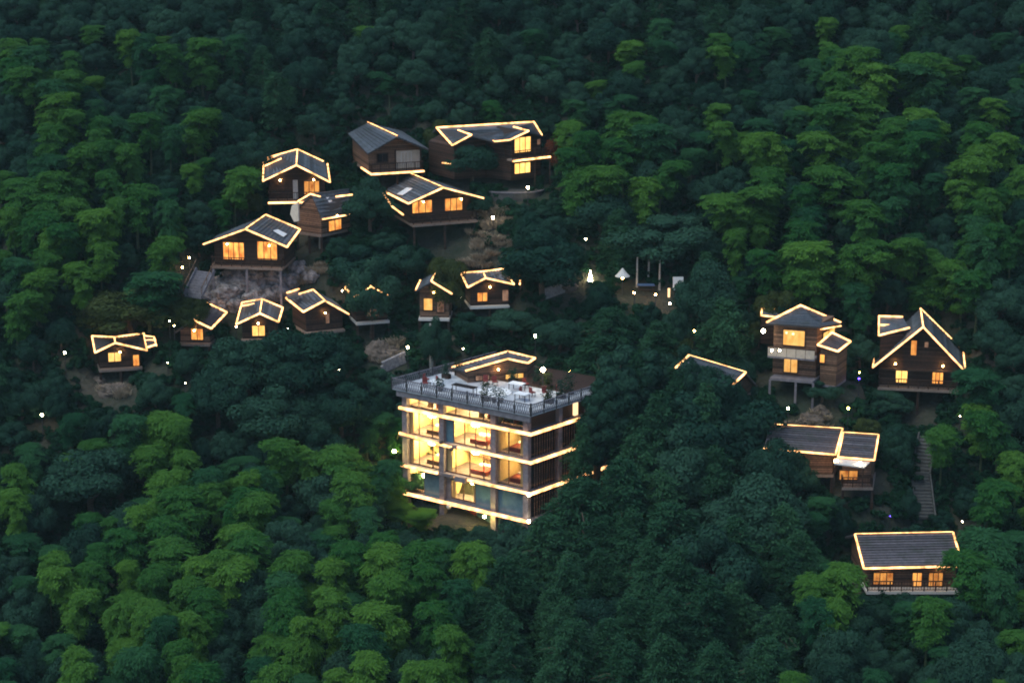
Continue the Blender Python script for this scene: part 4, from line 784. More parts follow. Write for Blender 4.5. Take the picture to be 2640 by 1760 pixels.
lamp(1150, 492+268, 1.5, 'pair lamp between the two gold-edged cabins', r=.12); lamp(1188, 767, 1.5, 'second lamp between the two gold-edged cabins', r=.12); lamp(812, 823, 1.4, 'greenish lamp below the tilted-roof cabin', 'lamp_yellow', .07); lamp(866, 497, 1.6, 'small yellow lamp above the curved-roof cottage', 'lamp_warm', .12)
# seating place in the dark clearing: cone lantern, umbrella, white board, posts
p = hit(1522, 704, 1.0); t = thing('cone_lantern', p, 'glowing white cone-shaped lantern tent in the clearing', 'lantern'); MB().tube([p+Zv*.1, p+Zv*1.3], [.24, .03], 10).build('shade', 'lamp_white', t); MB().tube([p-Zv*.2, p+Zv*.1], [.4, .4], 10).build('base', 'stone_step', t); PROTECT.append((1500, 680, 1540, 715, p.y))
p = hit(1605, 703, 2.6); t = thing('parasol', p, 'pale open parasol lit from below in the clearing', 'parasol'); MB().tube([p, p+Zv*2.7], [.05, .05], 6).build('pole', 'black_metal', t); MB().tube([p+Zv*2.2, p+Zv*2.5, p+Zv*3.1], [.85, .55, .06], 10).build('canopy', 'pale_trim', t); MB().ball(p+Zv*2.0, .12).build('lamp_bulb', 'lamp_warm', t); PROTECT.append((1585, 680, 1625, 735, p.y))
p = hit(1748, 735, 1.5); t = thing('notice_board', p, 'blank white notice board at the right of the clearing', 'sign'); MB().bar(p-V((.45, 0, 0)), p+V((-.45, 0, 1.2)), .08).build('post', 'black_metal', t); MB().bar(p+V((.45, 0, 0)), p+V((.45, 0, 1.2)), .08).build('post', 'black_metal', t); MB().box(p+Zv*.9, 1.15, .08, 1.5).build('board', 'white_cloth', t); MB().box(p+V((-1.0, 0, .1)), .25, .2, 1.0).build('light_box', 'strip_glow_soft', t); PROTECT.append((1720, 695, 1770, 745, p.y))
for i, (u, v) in enumerate([(1642, 728), (1700, 735), (1672, 712)]):
    p = hit(u, v+12); tag(MB().tube([p-Zv*.3, p+Zv*3.4], [.14, .09], 7).build('wooden_post', 'pale_bark', loc=p), ['left pale post of the seating place', 'right pale post of the seating place', 'middle pale post of the seating place'][i], 'post', 'posts of the seating place')
p = hit(1665, 752); t = thing('picnic_table', p+Zv*.1, 'dark table between the two warm lamps of the seating place', 'table'); MB().box(p+Zv*.75, 1.9, .9, .08).build('table_top', 'blue_plastic', t)
for x, y in ((-.8, -.35), (.8, -.35), (.8, .35), (-.8, .35)): MB().bar(p+V((x, y, 0)), p+V((x, y, .75)), .09).build('leg', 'dark_wood', t)
for k in range(2): MB().box(p+V((0, -.9+1.8*k, .42)), 1.8, .3, .07).build('bench_board', 'dark_wood', t)
PROTECT.append((1600, 700, 1745, 775, p.y))
# pale concrete utility pole behind the terrace and the slender tree in front of it
p = hit(1113, 955); q = at(1113, 872, proj(p)[2] and FPX/proj(p)[2])
tag(MB().tube([p-Zv*.5, p+Zv*5.2], [.26, .2], 8).build('concrete_pole', 'pale_bark', loc=p), 'thick pale pole standing just behind the left end of the roof terrace', 'pole'); PROTECT.append((1100, 880, 1126, 950, p.y))
MB_post = hit(825, 640); tag(MB().tube([MB_post-Zv*.5, MB_post+Zv*4], [.14, .12], 8).build('concrete_pole', 'pale_bark', loc=MB_post), 'thin pale pole right of the broad cottage on posts', 'pole')

# ------------------------------------------------------------------ plants: shapes
def leaf_mesh(name, C, A, B, m):
    n = len(C); v = np.empty((n, 4, 3)); v[:, 0] = C-A; v[:, 1] = C+B; v[:, 2] = C+A; v[:, 3] = C-B
    return np_mesh(name, v.reshape(-1, 3), np.arange(n*4).reshape(n, 4), 4, m)
def unit(a): return a/np.maximum(1e-6, np.linalg.norm(a, axis=-1, keepdims=True))
def bamboo(R, H, crown, m, seed, ns=150, nl_=82):
    r = np.random.default_rng(seed); lean = r.normal(0, 1, 2); lean *= r.uniform(.6, 1.15)/np.linalg.norm(lean)
    def culm(t): return np.stack([lean[0]*t**3.2, lean[1]*t**3.2, H*(t-.05*t**7)], -1)
    t = 1-(crown/H)*r.uniform(0, 1, ns)**1.7; t[:36] = r.uniform(.93, 1.0, 36)
    az = r.uniform(0, 2*np.pi, ns); dirs = np.stack([np.cos(az), np.sin(az), np.zeros(ns)], -1)
    f = (1-t)/(crown/H)                                   # 0 top .. 1 bottom of the crown
    Ls = R*np.interp(f, [0, .12, .3, .6, 1], [.66, .92, 1.02, .78, .5])*r.uniform(.62, 1.16, ns)
    rise = .62-.4*f+r.uniform(-.12, .3, ns); drop = (.85+.35*f)*r.uniform(.75, 1.25, ns)
    s = r.uniform(.12, 1, (ns, nl_))**.75
    P = culm(t)[:, None]+dirs[:, None]*(Ls[:, None]*s)[..., None]; P[..., 2] += (rise[:, None]*s-drop[:, None]*s**2)*Ls[:, None]
    tan = dirs[:, None]*np.ones_like(s)[..., None]; tan = tan.copy(); tan[..., 2] = (rise[:, None]-2*drop[:, None]*s)
    side = np.stack([-np.sin(az), np.cos(az), np.zeros(ns)], -1)[:, None]*np.ones_like(s)[..., None]
    P = P+side*r.normal(0, .12, s.shape)[..., None]*(.5+R*s[..., None]*.6)+r.normal(0, .045, P.shape)
    P = P.reshape(-1, 3); tan = unit(unit(tan.reshape(-1, 3))+r.normal(0, .28, (len(P), 3))); side = side.reshape(-1, 3)
    B = unit(side+r.normal(0, .35, side.shape)); B = unit(B-tan*(B*tan).sum(1, keepdims=True))
    sc = r.uniform(.7, 1.25, (len(P), 1)); me = leaf_mesh('bamboo_crown', P, tan*.092*sc, B*.029*sc, m)
    cm = MB(); tt = np.linspace(0, 1, 9); cp = culm(tt); cm.tube([tuple(q) for q in cp], [.07*(1-.75*k) for k in tt], 6)
    ce = bpy.data.meshes.new('bamboo_culm'); ce.from_pydata(cm.v, [], cm.f); ce.materials.append(MATS['culm']); return me, ce, H
def blob_tree(R, H, nb, per, m, seed, flat=.75, leaf=(.085, .052), trunk='bark', low=.35):
    r = np.random.default_rng(seed); cz = H-R*flat
    d = unit(r.normal(0, 1, (nb, 3))); d[:, 2] = np.abs(d[:, 2])*1.25-.62; d = unit(d); rr = r.uniform(.45, .95, nb)**.6
    bc = d*rr[:, None]*np.array([R*.86, R*.86, R*flat])*r.uniform(.85, 1.12, (nb, 1)); bc[:, 2] += cz; br = R*r.uniform(.24, .42, nb)
    C = []; A = []; B = []
    for k in range(nb):
        q = unit(r.normal(0, 1, (per, 3))+np.array([0, 0, .35])); rad_ = br[k]*r.uniform(.6, 1.08, (per, 1))**.7
        C.append(bc[k]+q*rad_*np.array([1.1, 1.1, .8])); a = unit(np.cross(q, r.normal(0, 1, (per, 3)))+q*r.uniform(-.2, .5, (per, 1))); b = unit(np.cross(q, a)+r.normal(0, .35, (per, 3)))
        s = r.uniform(.65, 1.3, (per, 1)); A.append(a*leaf[0]*s); B.append(b*leaf[1]*s)
    me = leaf_mesh('tree_crown', np.concatenate(C), np.concatenate(A), np.concatenate(B), m)
    tm = MB(); tr = .035*H; tm.tube([(0, 0, -1.0), (.1, 0, H*.3), (0, .15, H*.62)], [tr*1.3, tr, tr*.6], 8)
    for k in range(0, nb, 2):
        a = V((0, .1, H*r.uniform(.3, .6))); b = V(tuple(bc[k])); mdl = lerp(a, b, .5)+V((0, 0, -.1*R)); tm.tube([a, mdl, b], [tr*.42, tr*.27, tr*.1], 5)
    te = bpy.data.meshes.new('tree_trunk'); te.from_pydata(tm.v, [], tm.f); te.materials.append(MATS[trunk]); return me, te, H
def feather_tree(R, H, m, seed, ns=190, nl_=80):
    r = np.random.default_rng(seed); f = r.uniform(0, 1, ns)**.8; z0 = H*(1-.82*f); az = r.uniform(0, 2*np.pi, ns)+0; dirs = np.stack([np.cos(az), np.sin(az), 0*az], -1)
    prof = np.sin(np.clip(f*1.25+.12, 0, 1)*np.pi*.55); lob = 1+.28*np.sin(az*3+seed)+.18*np.sin(az*5+f*9); Ls = R*prof*lob*r.uniform(.7, 1.1, ns)
    s = r.uniform(.25, 1, (ns, nl_))**.8; P = dirs[:, None]*(Ls[:, None]*s)[..., None]; P[..., 2] += z0[:, None]+(.45*s-.55*s**2)*Ls[:, None]
    side = np.stack([-np.sin(az), np.cos(az), 0*az], -1)[:, None]*np.ones_like(s)[..., None]
    P = P+side*r.normal(0, .16, s.shape)[..., None]*(Ls[:, None, None]*(1.1-s[..., None])+.5)+r.normal(0, .10, P.shape); P = P.reshape(-1, 3); n = len(P)
    tan = np.repeat(dirs, nl_, 0); tan = tan+np.array([0, 0, -.35]); tan = unit(tan+r.normal(0, .5, (n, 3))); B = unit(np.cross(tan, np.array([0, 0, 1.]))+r.normal(0, .45, (n, 3)))
    sc = r.uniform(.7, 1.3, (n, 1)); me = leaf_mesh('tree_crown', P, tan*.105*sc, B*.045*sc, m)
    tm = MB(); tr = .026*H; tm.tube([(0, 0, -1.0), (0, 0, H*.5), (0, 0, H*.95)], [tr*1.3, tr*.8, tr*.15], 8)
    for k in range(0, ns, 6): a = V((0, 0, z0[k])); tm.tube([a, a+V(tuple(dirs[k]))*Ls[k]*.5+Zv*.12*Ls[k], a+V(tuple(dirs[k]))*Ls[k]*.9-Zv*.1*Ls[k]], [tr*.3, tr*.2, .02], 4)
    te = bpy.data.meshes.new('tree_trunk'); te.from_pydata(tm.v, [], tm.f); te.materials.append(MATS['bark']); return me, te, H
BAM = [bamboo(1.0, 5.6, c, 'bamboo_leaf', 20+i) for i, c in enumerate((3.0, 3.4, 3.8, 2.8, 3.5, 4.0))]
BAMD = [bamboo(1.0, 5.6, c, 'bamboo_leaf_deep', 40+i) for i, c in enumerate((3.2, 3.7, 4.0, 3.0))]
BRD = [blob_tree(1.9, 3.7, 36, 560, 'broad_leaf', 60+i, f_) for i, f_ in enumerate((.75, .85, .65, .8, .7))]
OLV = [blob_tree(1.9, 3.5, 28, 420, 'olive_leaf', 70+i, .7, (.08, .05)) for i in range(2)]
TAL = [blob_tree(2.2, 13.0, 80, 460, 'broad_leaf', 85+i, 2.2, (.17, .10)) for i in range(2)]
RST = [blob_tree(1.6, 3.6, 16, 200, 'rust_leaf', 80, .8, (.08, .05))]
FEA = [feather_tree(1.5, 6.2, 'feather_leaf', 90+i) for i in range(4)]
print('protos', sum(len(a[0].polygons)*2 for a in BAM+BAMD+BRD+OLV+RST+FEA))
CNT = {}
def plant(kind, protos, base, h, sx, label, group, pn=('culm', 'crown')):
    me, te, H = protos[random.randrange(len(protos))]; s = h/H
    t = thing(kind, base, label, 'bamboo' if kind == 'bamboo' else 'tree' if 'tree' in kind else 'shrub', group); t.rotation_euler = (random.uniform(-.06, .06), random.uniform(-.06, .06), random.uniform(0, 6.28)); t.scale = (sx, sx, s)
    for nme, d in ((pn[0], te), (pn[1], me)): o = bpy.data.objects.new(nme, d); COL.objects.link(o); o.parent = t
    CNT[kind] = CNT.get(kind, 0)+1; return t

# ------------------------------------------------------------------ plants: where they stand
PLUME = [  # crown tops of the bamboo seen in the photograph: u, v, width in photo pixels
(1466,311,58),(1524,327,60),(1592,285,75),(1658,298,55),(1711,311,68),(1700,406,50),(1658,458,50),(1553,416,80),(1490,432,60),(1611,353,65),(1484,374,55),(1890,300,55),(1961,342,55),(2022,337,55),(2159,182,58),
(2270,155,70),(2185,116,60),(2228,232,92),(2122,253,75),(2217,290,80),(2280,306,55),(2149,332,60),(2098,321,45),(2243,358,60),(2333,327,72),(2360,300,58),(2417,274,64),(2417,158,68),(2359,137,68),(2507,311,55),(2481,395,60),
(2523,369,60),(2328,414,55),(2286,464,55),(1985,432,72),(2175,427,78),(1917,469,65),(1895,490,70),(2067,469,48),(2096,532,58),(2048,564,58),(2233,516,58),(2507,458,55),(2576,480,48),(2607,332,55),(2623,427,50),(2533,553,58),
(2491,582,58),(2528,511,60),(1901,580,48),(2112,606,74),(2180,622,55),(1990,635,48),(2040,648,58),(2243,617,55),(2217,638,74),(2106,680,70),(2333,601,58),(2401,638,55),(2412,685,62),(2370,711,68),(2227,727,55),(2523,690,60),
(2560,595,60),(2612,569,55),(2486,669,55),(85,166,66),(113,232,52),(165,272,52),(113,317,57),(241,294,45),(283,324,52),(198,362,66),(345,360,50),(297,348,56),(90,390,52),(160,438,70),(146,497,72),(52,461,66),(210,508,52),
(28,525,45),(80,539,55),(264,522,62),(283,506,45),(349,478,72),(430,513,46),(330,294,45),(382,287,46),(496,272,58),(415,216,40),(335,69,36),(359,84,40),(453,102,62),(519,93,62),(600,84,44),(175,560,60),(127,575,55),(302,433,52),
(255,619,48),(406,605,52),(448,575,44),(52,650,50),(104,641,62),(85,683,52),(378,688,80),(208,674,52),(28,145,52),(151,173,48),(165,197,50),(75,117,52),(38,744,55),(434,315,40),(24,98,50),(600,428,66),
(323,1050,60),(388,1067,72),(448,1074,55),(403,1134,55),(463,1164,55),(413,1219,60),(532,1194,50),(734,1114,66),(856,1137,66),(801,1152,60),(905,1169,55),(965,1184,60),(925,1221,60),(1030,1214,80),(687,1189,55),(632,1194,50),
(577,1234,56),(597,1264,75),(642,1261,60),(498,1264,74),(388,1291,56),(463,1338,76),(348,1361,64),(443,1398,74),(512,1410,55),(602,1333,66),(647,1378,74),(328,1425,46),(378,1440,60),(562,1433,74),(587,1408,50),(734,1413,55),
(866,1435,60),(751,1473,55),(189,1448,56),(249,1448,52),(124,1418,50),(473,1468,60),(174,1517,58),(289,1525,56),(353,1547,50),(418,1535,58),(398,1572,55),(552,1520,54),(707,1502,60),(512,1572,55),(468,1624,60),(736,1562,55),
(801,1577,55),(930,1398,60),(1020,1453,66),(975,1408,62),(1050,1348,70),(975,1358,55),(1025,1542,66),(861,1522,60),(970,1602,62),(1070,1403,66),(60,1194,50),(30,1259,55),(348,1652,66),(542,1696,62),(478,1696,55),(672,1711,56),
(164,1667,55),(189,1711,55),(940,1686,62),(1060,1676,60),(1194,1387,66),(1133,1448,58),(1240,1420,60),(1170,1499,60),(1137,1555,58),(1184,1602,60),(1161,1696,66),(2171,1462,66),(2138,1546,55),(2040,1733,60),(2536,1047,64),
(2582,1051,55),(2432,1079,55),(2550,1240,72),(2489,1277,56),(2504,1379,52),(2589,1383,80),(2539,1440,85),(2393,1547,60),(2468,1519,66),(2154,1461,80),(2121,1486,66),(2136,1547,70),(2607,1469,60),(2540,935,70),(2500,925,60)]
for (a, b, c, d) in ((1120, 615, 1285, 685), (560, 690, 770, 790), (480, 700, 570, 760)):
    p = hit((a+c)/2, d); PROTECT.append((a, b, c, d, p.y))
HEROTREE = [  # kind, u, v of the crown top, width in pixels, height in metres, label
('broadleaf_tree', 1215, 366, 135, 5.2, 'round dark tree standing before the long top house'),
('broadleaf_tree', 955, 492, 130, 5.0, 'brownish green tree between the curved-roof cottage and the skylight cottage'),
('broadleaf_tree', 930, 625, 170, 6.0, 'large round blue-green tree above the hidden dim cabin'),
('broadleaf_tree', 1045, 622, 100, 4.6, 'round tree right of the large blue-green tree'),
('olive_tree', 1150, 668, 110, 4.6, 'olive tree lit yellow behind the gold-edged cabins'),
('broadleaf_tree', 1400, 612, 200, 7.0, 'wide dark tree at the right end of the cabin row'),
('olive_tree', 1340, 650, 90, 4.6, 'small yellowish tree beside the gold-edged cabin'),
('olive_tree', 330, 752, 260, 6.0, 'wide sparse olive tree standing behind the leftmost cabin'),
('olive_tree', 480, 760, 120, 4.0, 'small olive tree left of the boulders'),
('broadleaf_tree', 640, 875, 190, 7.5, 'dark tree below the front-facing cabin, left one of the big dark clump'),
('broadleaf_tree', 780, 858, 230, 8.5, 'biggest dark tree of the clump left of the main building'),
('broadleaf_tree', 880, 975, 170, 7.0, 'dark tree of the big clump nearest the main building'),
('broadleaf_tree', 560, 950, 150, 6.5, 'dark tree at the left edge of the big dark clump'),
('broadleaf_tree', 700, 1010, 200, 6.5, 'dark tree at the foot of the big dark clump'),
('feather_tree', 1545, 870, 150, 9.0, 'tall feathery tree just right of the main building'),
('feather_tree', 1640, 965, 170, 10.0, 'tall feathery tree in front of the right wing of the main building'),
('broadleaf_tree', 1560, 1010, 120, 9.5, 'narrow leafy tree against the right face of the main building'),
('broadleaf_tree', 1850, 1000, 260, 10.0, 'very wide leafy tree left of the paired dark roofs'),
('broadleaf_tree', 1990, 1130, 170, 8.0, 'leafy tree covering the left end of the paired dark roofs'),
('broadleaf_tree', 1750, 1120, 220, 9.5, 'big leafy tree in the lower middle, left of the widest one'),
('broadleaf_tree', 1960, 1250, 240, 8.5, 'big leafy tree below the paired dark roofs'),
('feather_tree', 1480, 1230, 170, 10.0, 'tall teal feathery tree at the right foot of the main building'),
('feather_tree', 1600, 1180, 160, 11.0, 'tallest feathery tree of the lower middle'),
('feather_tree', 1420, 1330, 150, 9.0, 'feathery tree below the front corner of the main building'),
('feather_tree', 1720, 1300, 190, 10.0, 'dark feathery tree in the lower middle'),
('broadleaf_tree', 1840, 1380, 230, 9.0, 'dark leafy tree below the widest tree'),
('broadleaf_tree', 1760, 880, 110, 6.5, 'leafy tree before the buried cottage'),
('broadleaf_tree', 1480, 960, 70, 5.0, 'small leafy tree at the back corner of the main building'),
('broadleaf_tree', 1850, 965, 130, 6.0, 'leafy tree covering the buried cottage wall'),
('broadleaf_tree', 1115, 830, 66, 6.0, 'slender round tree on the terrace left end by the pale pole'),
('broadleaf_tree', 860, 1190, 180, 7.5, 'teal tree rising from the bamboo left of the main building foot'),
('broadleaf_tree', 990, 1010, 60, 4.5, 'small dark tree left of the main building'),
('broadleaf_tree', 640, 1450, 130, 6.5, 'teal tree among the lower left bamboo'),
('broadleaf_tree', 230, 1170, 230, 7.0, 'wide blue-green tree at the lower left'),
('broadleaf_tree', 952, 688, 118, 8.0, 'thin-trunked tree whose crown hides the roof of the dim cabin'),
('olive_tree', 1158, 676, 92, 7.0, 'yellow lit tree between the two gold-edged cabins'),
('broadleaf_tree', 1795, 938, 130, 9.0, 'leafy tree hiding the left of the buried cottage roof'),
('broadleaf_tree', 1880, 985, 110, 7.0, 'leafy tree under the right corner of the buried cottage roof'),
('broadleaf_tree', 1320, 800, 130, 3.2, 'low dark tree behind the pavilion'),
('broadleaf_tree', 1440, 820, 130, 4.0, 'dark tree behind the right corner of the terrace'),
('rust_tree', 1432, 350, 60, 5.5, 'small rust-red tree right of the long top house'),
('broadleaf_tree', 2120, 975, 90, 2.6, 'round dark bush between the hip-roofed house and the yellow lamp'),
('olive_tree', 2240, 1080, 70, 3.0, 'small tree lit yellow by the yellow lamp'),
('broadleaf_tree', 2290, 1010, 110, 3.0, 'low tree at the foot of the A-frame house'),
('broadleaf_tree', 2040, 770, 60, 5.5, 'small tree behind the hip roof'),
('olive_tree', 2010, 750, 120, 5.0, 'yellow-green tree just behind the hip-roofed house'),
('broadleaf_tree', 1700, 548, 240, 5.6, 'very dark wide tree above the clearing'),
('broadleaf_tree', 1545, 500, 170, 5.2, 'dark tree left of the darkest tree above the clearing'),
('broadleaf_tree', 1820, 690, 150, 9.0, 'dark tall tree right of the clearing'),
('feather_tree', 1860, 770, 130, 9.0, 'dark feathery tree between clearing and hip-roofed house'),
('feather_tree', 1580, 790, 130, 7.0, 'dark feathery tree below the seating place'),
('feather_tree', 1700, 830, 120, 6.5, 'dark feathery tree under the orange lamp'),
]
PROT = {'bamboo': BAM, 'deep_bamboo': BAMD, 'broadleaf_tree': BRD, 'olive_tree': OLV, 'rust_tree': RST, 'feather_tree': FEA}
planted = []        # x, y, r
LM = [(765, 450, 'the highest left cottage'), (1005, 390, 'the half-pale cottage'), (1265, 380, 'the long top house'), (1115, 510, 'the skylight cottage'), (645, 610, 'the cottage on posts'), (315, 895, 'the leftmost cabin'), (525, 830, 'the diamond-roofed cabin'),
      (670, 820, 'the front-facing cabin'), (1275, 740, 'the rightmost cabin'), (2070, 860, 'the hip-roofed house'), (2375, 880, 'the A-frame house'), (2140, 1150, 'the paired dark roofs'), (2345, 1420, 'the lowest cottage'), (1200, 1160, 'the main building'), (1640, 740, 'the seating place'),
      (1361, 484, 'the round forecourt'), (108, 1070, 'the isolated left lamp'), (1510, 616, 'the lone lamp above the clearing'), (1850, 940, 'the buried cottage'), (2385, 1240, 'the long stairway')]
USED = {}
def mark(desc, u, v, r, h, s):
    """words that single a plant out: its size, and which side of which landmark it stands on"""
    a, b, n = min(LM, key=lambda q: (q[0]-u)**2+((q[1]-v)*1.2)**2); dx, dy = u-a, v-b; d = math.hypot(dx, dy); ang = (math.degrees(math.atan2(-dy, dx))+382.5) % 360
    dw = ['right of', 'up and right of', 'above', 'up and left of', 'left of', 'down and left of', 'below', 'down and right of'][int(ang//45)]
    far = 'close ' if d < 130 else '' if d < 280 else 'far ' if d < 480 else 'very far '
    size = 'wide ' if r > 2.3 else 'narrow ' if r < 1.3 else ''
    tall = 'tall ' if h > 6.2 else 'low ' if h < 3.2 else ''
    return (size+tall+desc+' '+far+dw+' '+n).strip()
def where(u, v):
    if u < 600 and v < 800: return 'on the left slope'
    if v < 300 and u < 1420: return 'on the dark upper slope behind the cottages'
    if u >= 1420 and v < 170: return 'at the top of the right slope'
    if u >= 1420 and v < 520: return 'in the grove right of the long top house'
    if u >= 1850 and v < 790: return 'on the right slope above the A-frame house'
    if v < 640: return 'around the upper cottages'
    if v < 1000 and u < 1000: return 'around the row of small cabins'
    if v < 1000 and u < 1900: return 'around the clearing behind the main building'
    if u < 700: return 'in the lower left grove'
    if u < 1300: return 'at the left foot of the main building'
    if u < 2100: return 'in the dark lower middle'
    return 'in the lower right corner'
def blocked(P, h, r, u0=None, hero=False, fk=1.0):
    u, vt, s = proj((P[0], P[1], P[2]+h)); _, vb, _ = proj(P)
    for fx, fy, fr in FOOT:
        if (P[0]-fx)**2+(P[1]-fy)**2 < (fr*fk+r*(.25 if hero else .55))**2: return 2
    for a, b, c, d, y in PROTECT:
        if P[1] < y+1.0 and u+r*s*.9 > a and u-r*s*.9 < c and vt < d and vb+6 > b: return 1
    return 0
for (u, v, w) in PLUME:
    for h in (8.0, 6.6, 9.5, 5.4, 4.2):
        p = hit(u, v, h)
        if p is None: continue
        R_ = w*1.12/proj((p.x, p.y, p.z+h))[2]/2
        if not blocked(p, h, R_, hero=True): break
    else: continue
    deep = random.random() < .12
    plant('bamboo', BAMD if deep else BAM, p-Zv*.2, h, R_*1.5*random.uniform(.85, 1.2), mark(('dark green' if deep else 'bright')+' bamboo plume', u, v, R_, h, 1), 'arching bamboo plumes'); planted.append((p.x, p.y, R_*.75))
for kind, u, v, w, h, lab in HEROTREE:
    p = hit(u, v, h)
    if p is None: continue
    s = proj((p.x, p.y, p.z+h))[2]; R_ = w/s/2; R0 = {'feather_tree': 1.5, 'rust_tree': 1.6}.get(kind, 1.9)
    plant(kind, PROT[kind], p-Zv*.2, h, R_/R0*1.05, lab, None, ('trunk', 'crown')); planted.append((p.x, p.y, R_*.7))
# bamboo lit by the windows at the left foot of the main building
for i, (x_, y_, zt_, w_) in enumerate([(-12.6, 200.9, 14.8, 1.7), (-14.6, 201.6, 15.3, 1.8), (-13.6, 198.4, 13.6, 1.9), (-16.4, 200.0, 14.6, 1.8), (-11.2, 197.0, 11.6, 1.8), (-9.4, 195.6, 10.9, 1.6), (-15.4, 196.6, 12.8, 1.9)]):
    zg = float(gz(x_, y_)); t = plant('bamboo', BAM, V((x_, y_, zg-.2)), max(3.2, zt_-zg), w_, ['window-lit bamboo plume touching the left edge of the main building', 'window-lit bamboo plume second from the left edge of the main building', 'window-lit bamboo plume in front of the left lower corner of the main building', 'window-lit bamboo plume outermost at the left of the main building', 'low window-lit plume before the lowest left bay', 'lowest window-lit plume before the lowest glowing line', 'window-lit plume down and left of the main building corner'][i], 'bamboo plumes lit by the main building'); planted.append((x_, y_, 1.4))
# trees pressed against the right face of the main building
for s_, off, ht, ww, kind, lab in ((7.6, 2.0, 16.6, 2.0, 'broadleaf_tree', 'narrow tall leafy tree nearest the front on the right face'), (9.6, 2.6, 18.6, 2.6, 'broadleaf_tree', 'narrow tall leafy tree covering the middle of the right face'), (12.0, 2.6, 18.0, 2.6, 'feather_tree', 'tall feathery tree covering the far end of the right face'), (14.6, 2.4, 19.0, 3.0, 'broadleaf_tree', 'tall leafy tree at the far right corner of the main building'),
        (8.4, 4.8, 8.5, 2.2, 'feather_tree', 'feathery tree before the lower right face'), (9.8, 5.0, 12.5, 2.4, 'feather_tree', 'broad feathery tree a little right of the main building'), (16.5, 5.5, 16.0, 3.0, 'feather_tree', 'feathery tree right of the far corner of the main building'), (13.5, 7.5, 13.0, 3.0, 'broadleaf_tree', 'dense leafy tree some metres right of the main building')):
    q = V((Cf.x, Cf.y, 0))+dr*s_+nr*off; zg = float(gz(q.x, q.y)); R0 = {'feather_tree': 1.5}.get(kind, 2.2); ht = 8.6+ht-zg
    plant(kind, TAL if kind == 'broadleaf_tree' else PROT[kind], V((q.x, q.y, zg-.2)), ht, ww/R0, lab, None, ('trunk', 'crown')); planted.append((q.x, q.y, ww*.8))
# tall trees whose crowns hide the buried cottage and the left end of the paired roofs
for kind, u, v, y, w, lab in (('feather_tree', 1745, 950, 201, 105, 'tall feathery tree over the left end of the buried cottage roof'), ('broadleaf_tree', 1808, 950, 202, 105, 'tall leafy tree over the middle of the buried cottage roof'), ('broadleaf_tree', 1872, 985, 201, 110, 'tall leafy tree over the right part of the buried cottage roof'),
        ('feather_tree', 1825, 990, 197, 130, 'broad feathery tree in front of the buried cottage'), ('broadleaf_tree', 2075, 1186, 196, 90, 'leafy tree hiding the wall of the left paired roof'), ('broadleaf_tree', 2010, 1150, 198, 100, 'leafy tree over the left end of the paired roofs'), ('feather_tree', 1500, 1085, 196.5, 95, 'tall feathery tree beside the second glowing line of the right face'),
        ('broadleaf_tree', 1620, 935, 205, 130, 'tall leafy tree above the far right corner of the main building'), ('feather_tree', 1560, 905, 208, 110, 'tall feathery tree behind the right corner of the terrace'), ('feather_tree', 1690, 1010, 197, 150, 'very tall feathery tree between main and buried houses'), ('feather_tree', 1640, 1120, 193, 160, 'very tall feathery tree right of the main building front')):
    d = ray(u, v); t_ = y/d[1]; x_, z_ = d[0]*t_, CAMZ+d[2]*t_; zg = float(gz(x_, y)); ww = w/proj((x_, y, z_))[2]/2; hh = max(3, z_-zg)
    pr = TAL if (kind == 'broadleaf_tree' and hh > 8) else PROT[kind]; R0 = 1.5 if kind == 'feather_tree' else 2.2 if pr is TAL else 1.9
    plant(kind, pr, V((x_, y, zg-.2)), hh, ww/R0, lab, None, ('trunk', 'crown')); planted.append((x_, y, ww*.7))
# the rest of the wood, from a jittered grid
def zone(u, v):
    q = random.random()
    if v < 60: return 'broadleaf_tree' if q < .8 else 'feather_tree'
    if u < 600 and v < 760: return 'bamboo' if q < .14 else 'deep_bamboo' if q < .34 else 'broadleaf_tree'
    if v < 320 and u < 1420: return 'broadleaf_tree' if q < .75 else 'feather_tree' if q < .9 else 'deep_bamboo'
    if 1440 < u < 1880 and 470 < v < 860: return 'broadleaf_tree' if q < .7 else 'feather_tree'
    if u > 1850 and v < 780: return 'bamboo' if q < .16 else 'deep_bamboo' if q < .36 else 'broadleaf_tree'
    if u > 1420 and v < 480: return 'bamboo' if q < .10 else 'deep_bamboo' if q < .3 else 'broadleaf_tree'
    if v > 1020 and u < 1250: return 'bamboo' if q < .14 else 'deep_bamboo' if q < .36 else 'broadleaf_tree'
    if v > 1000 and u < 2080: return 'feather_tree' if q < .5 else 'broadleaf_tree'
    if u > 2080 and v > 900: return 'deep_bamboo' if q < .35 else 'bamboo' if q < .45 else 'broadleaf_tree'
    return 'broadleaf_tree' if q < .9 else 'olive_tree'
cand = []
y = 139.0
while y < 345:
    half = y*.25*1.28+8; st_ = 2.5 if y < 290 else 4.0; x = -half
    while x < half:
        px, py = x+random.uniform(-.45, .45)*st_, y+random.uniform(-.45, .45)*st_; x += st_
        pz = float(gz(px, py)); cand.append((px, py, pz))
    y += st_
random.shuffle(cand)
fills = []
GRID = {}
def near(x, y, r):
    k = (int(x//5), int(y//5))
    for i in (-1, 0, 1):
        for j in (-1, 0, 1):
            for (a, b, c) in GRID.get((k[0]+i, k[1]+j), ()):
                if (a-x)**2+(b-y)**2 < ((r+c)*.62)**2: return True
    return False
for a in planted: GRID.setdefault((int(a[0]//5), int(a[1]//5)), []).append(a)
shr = []
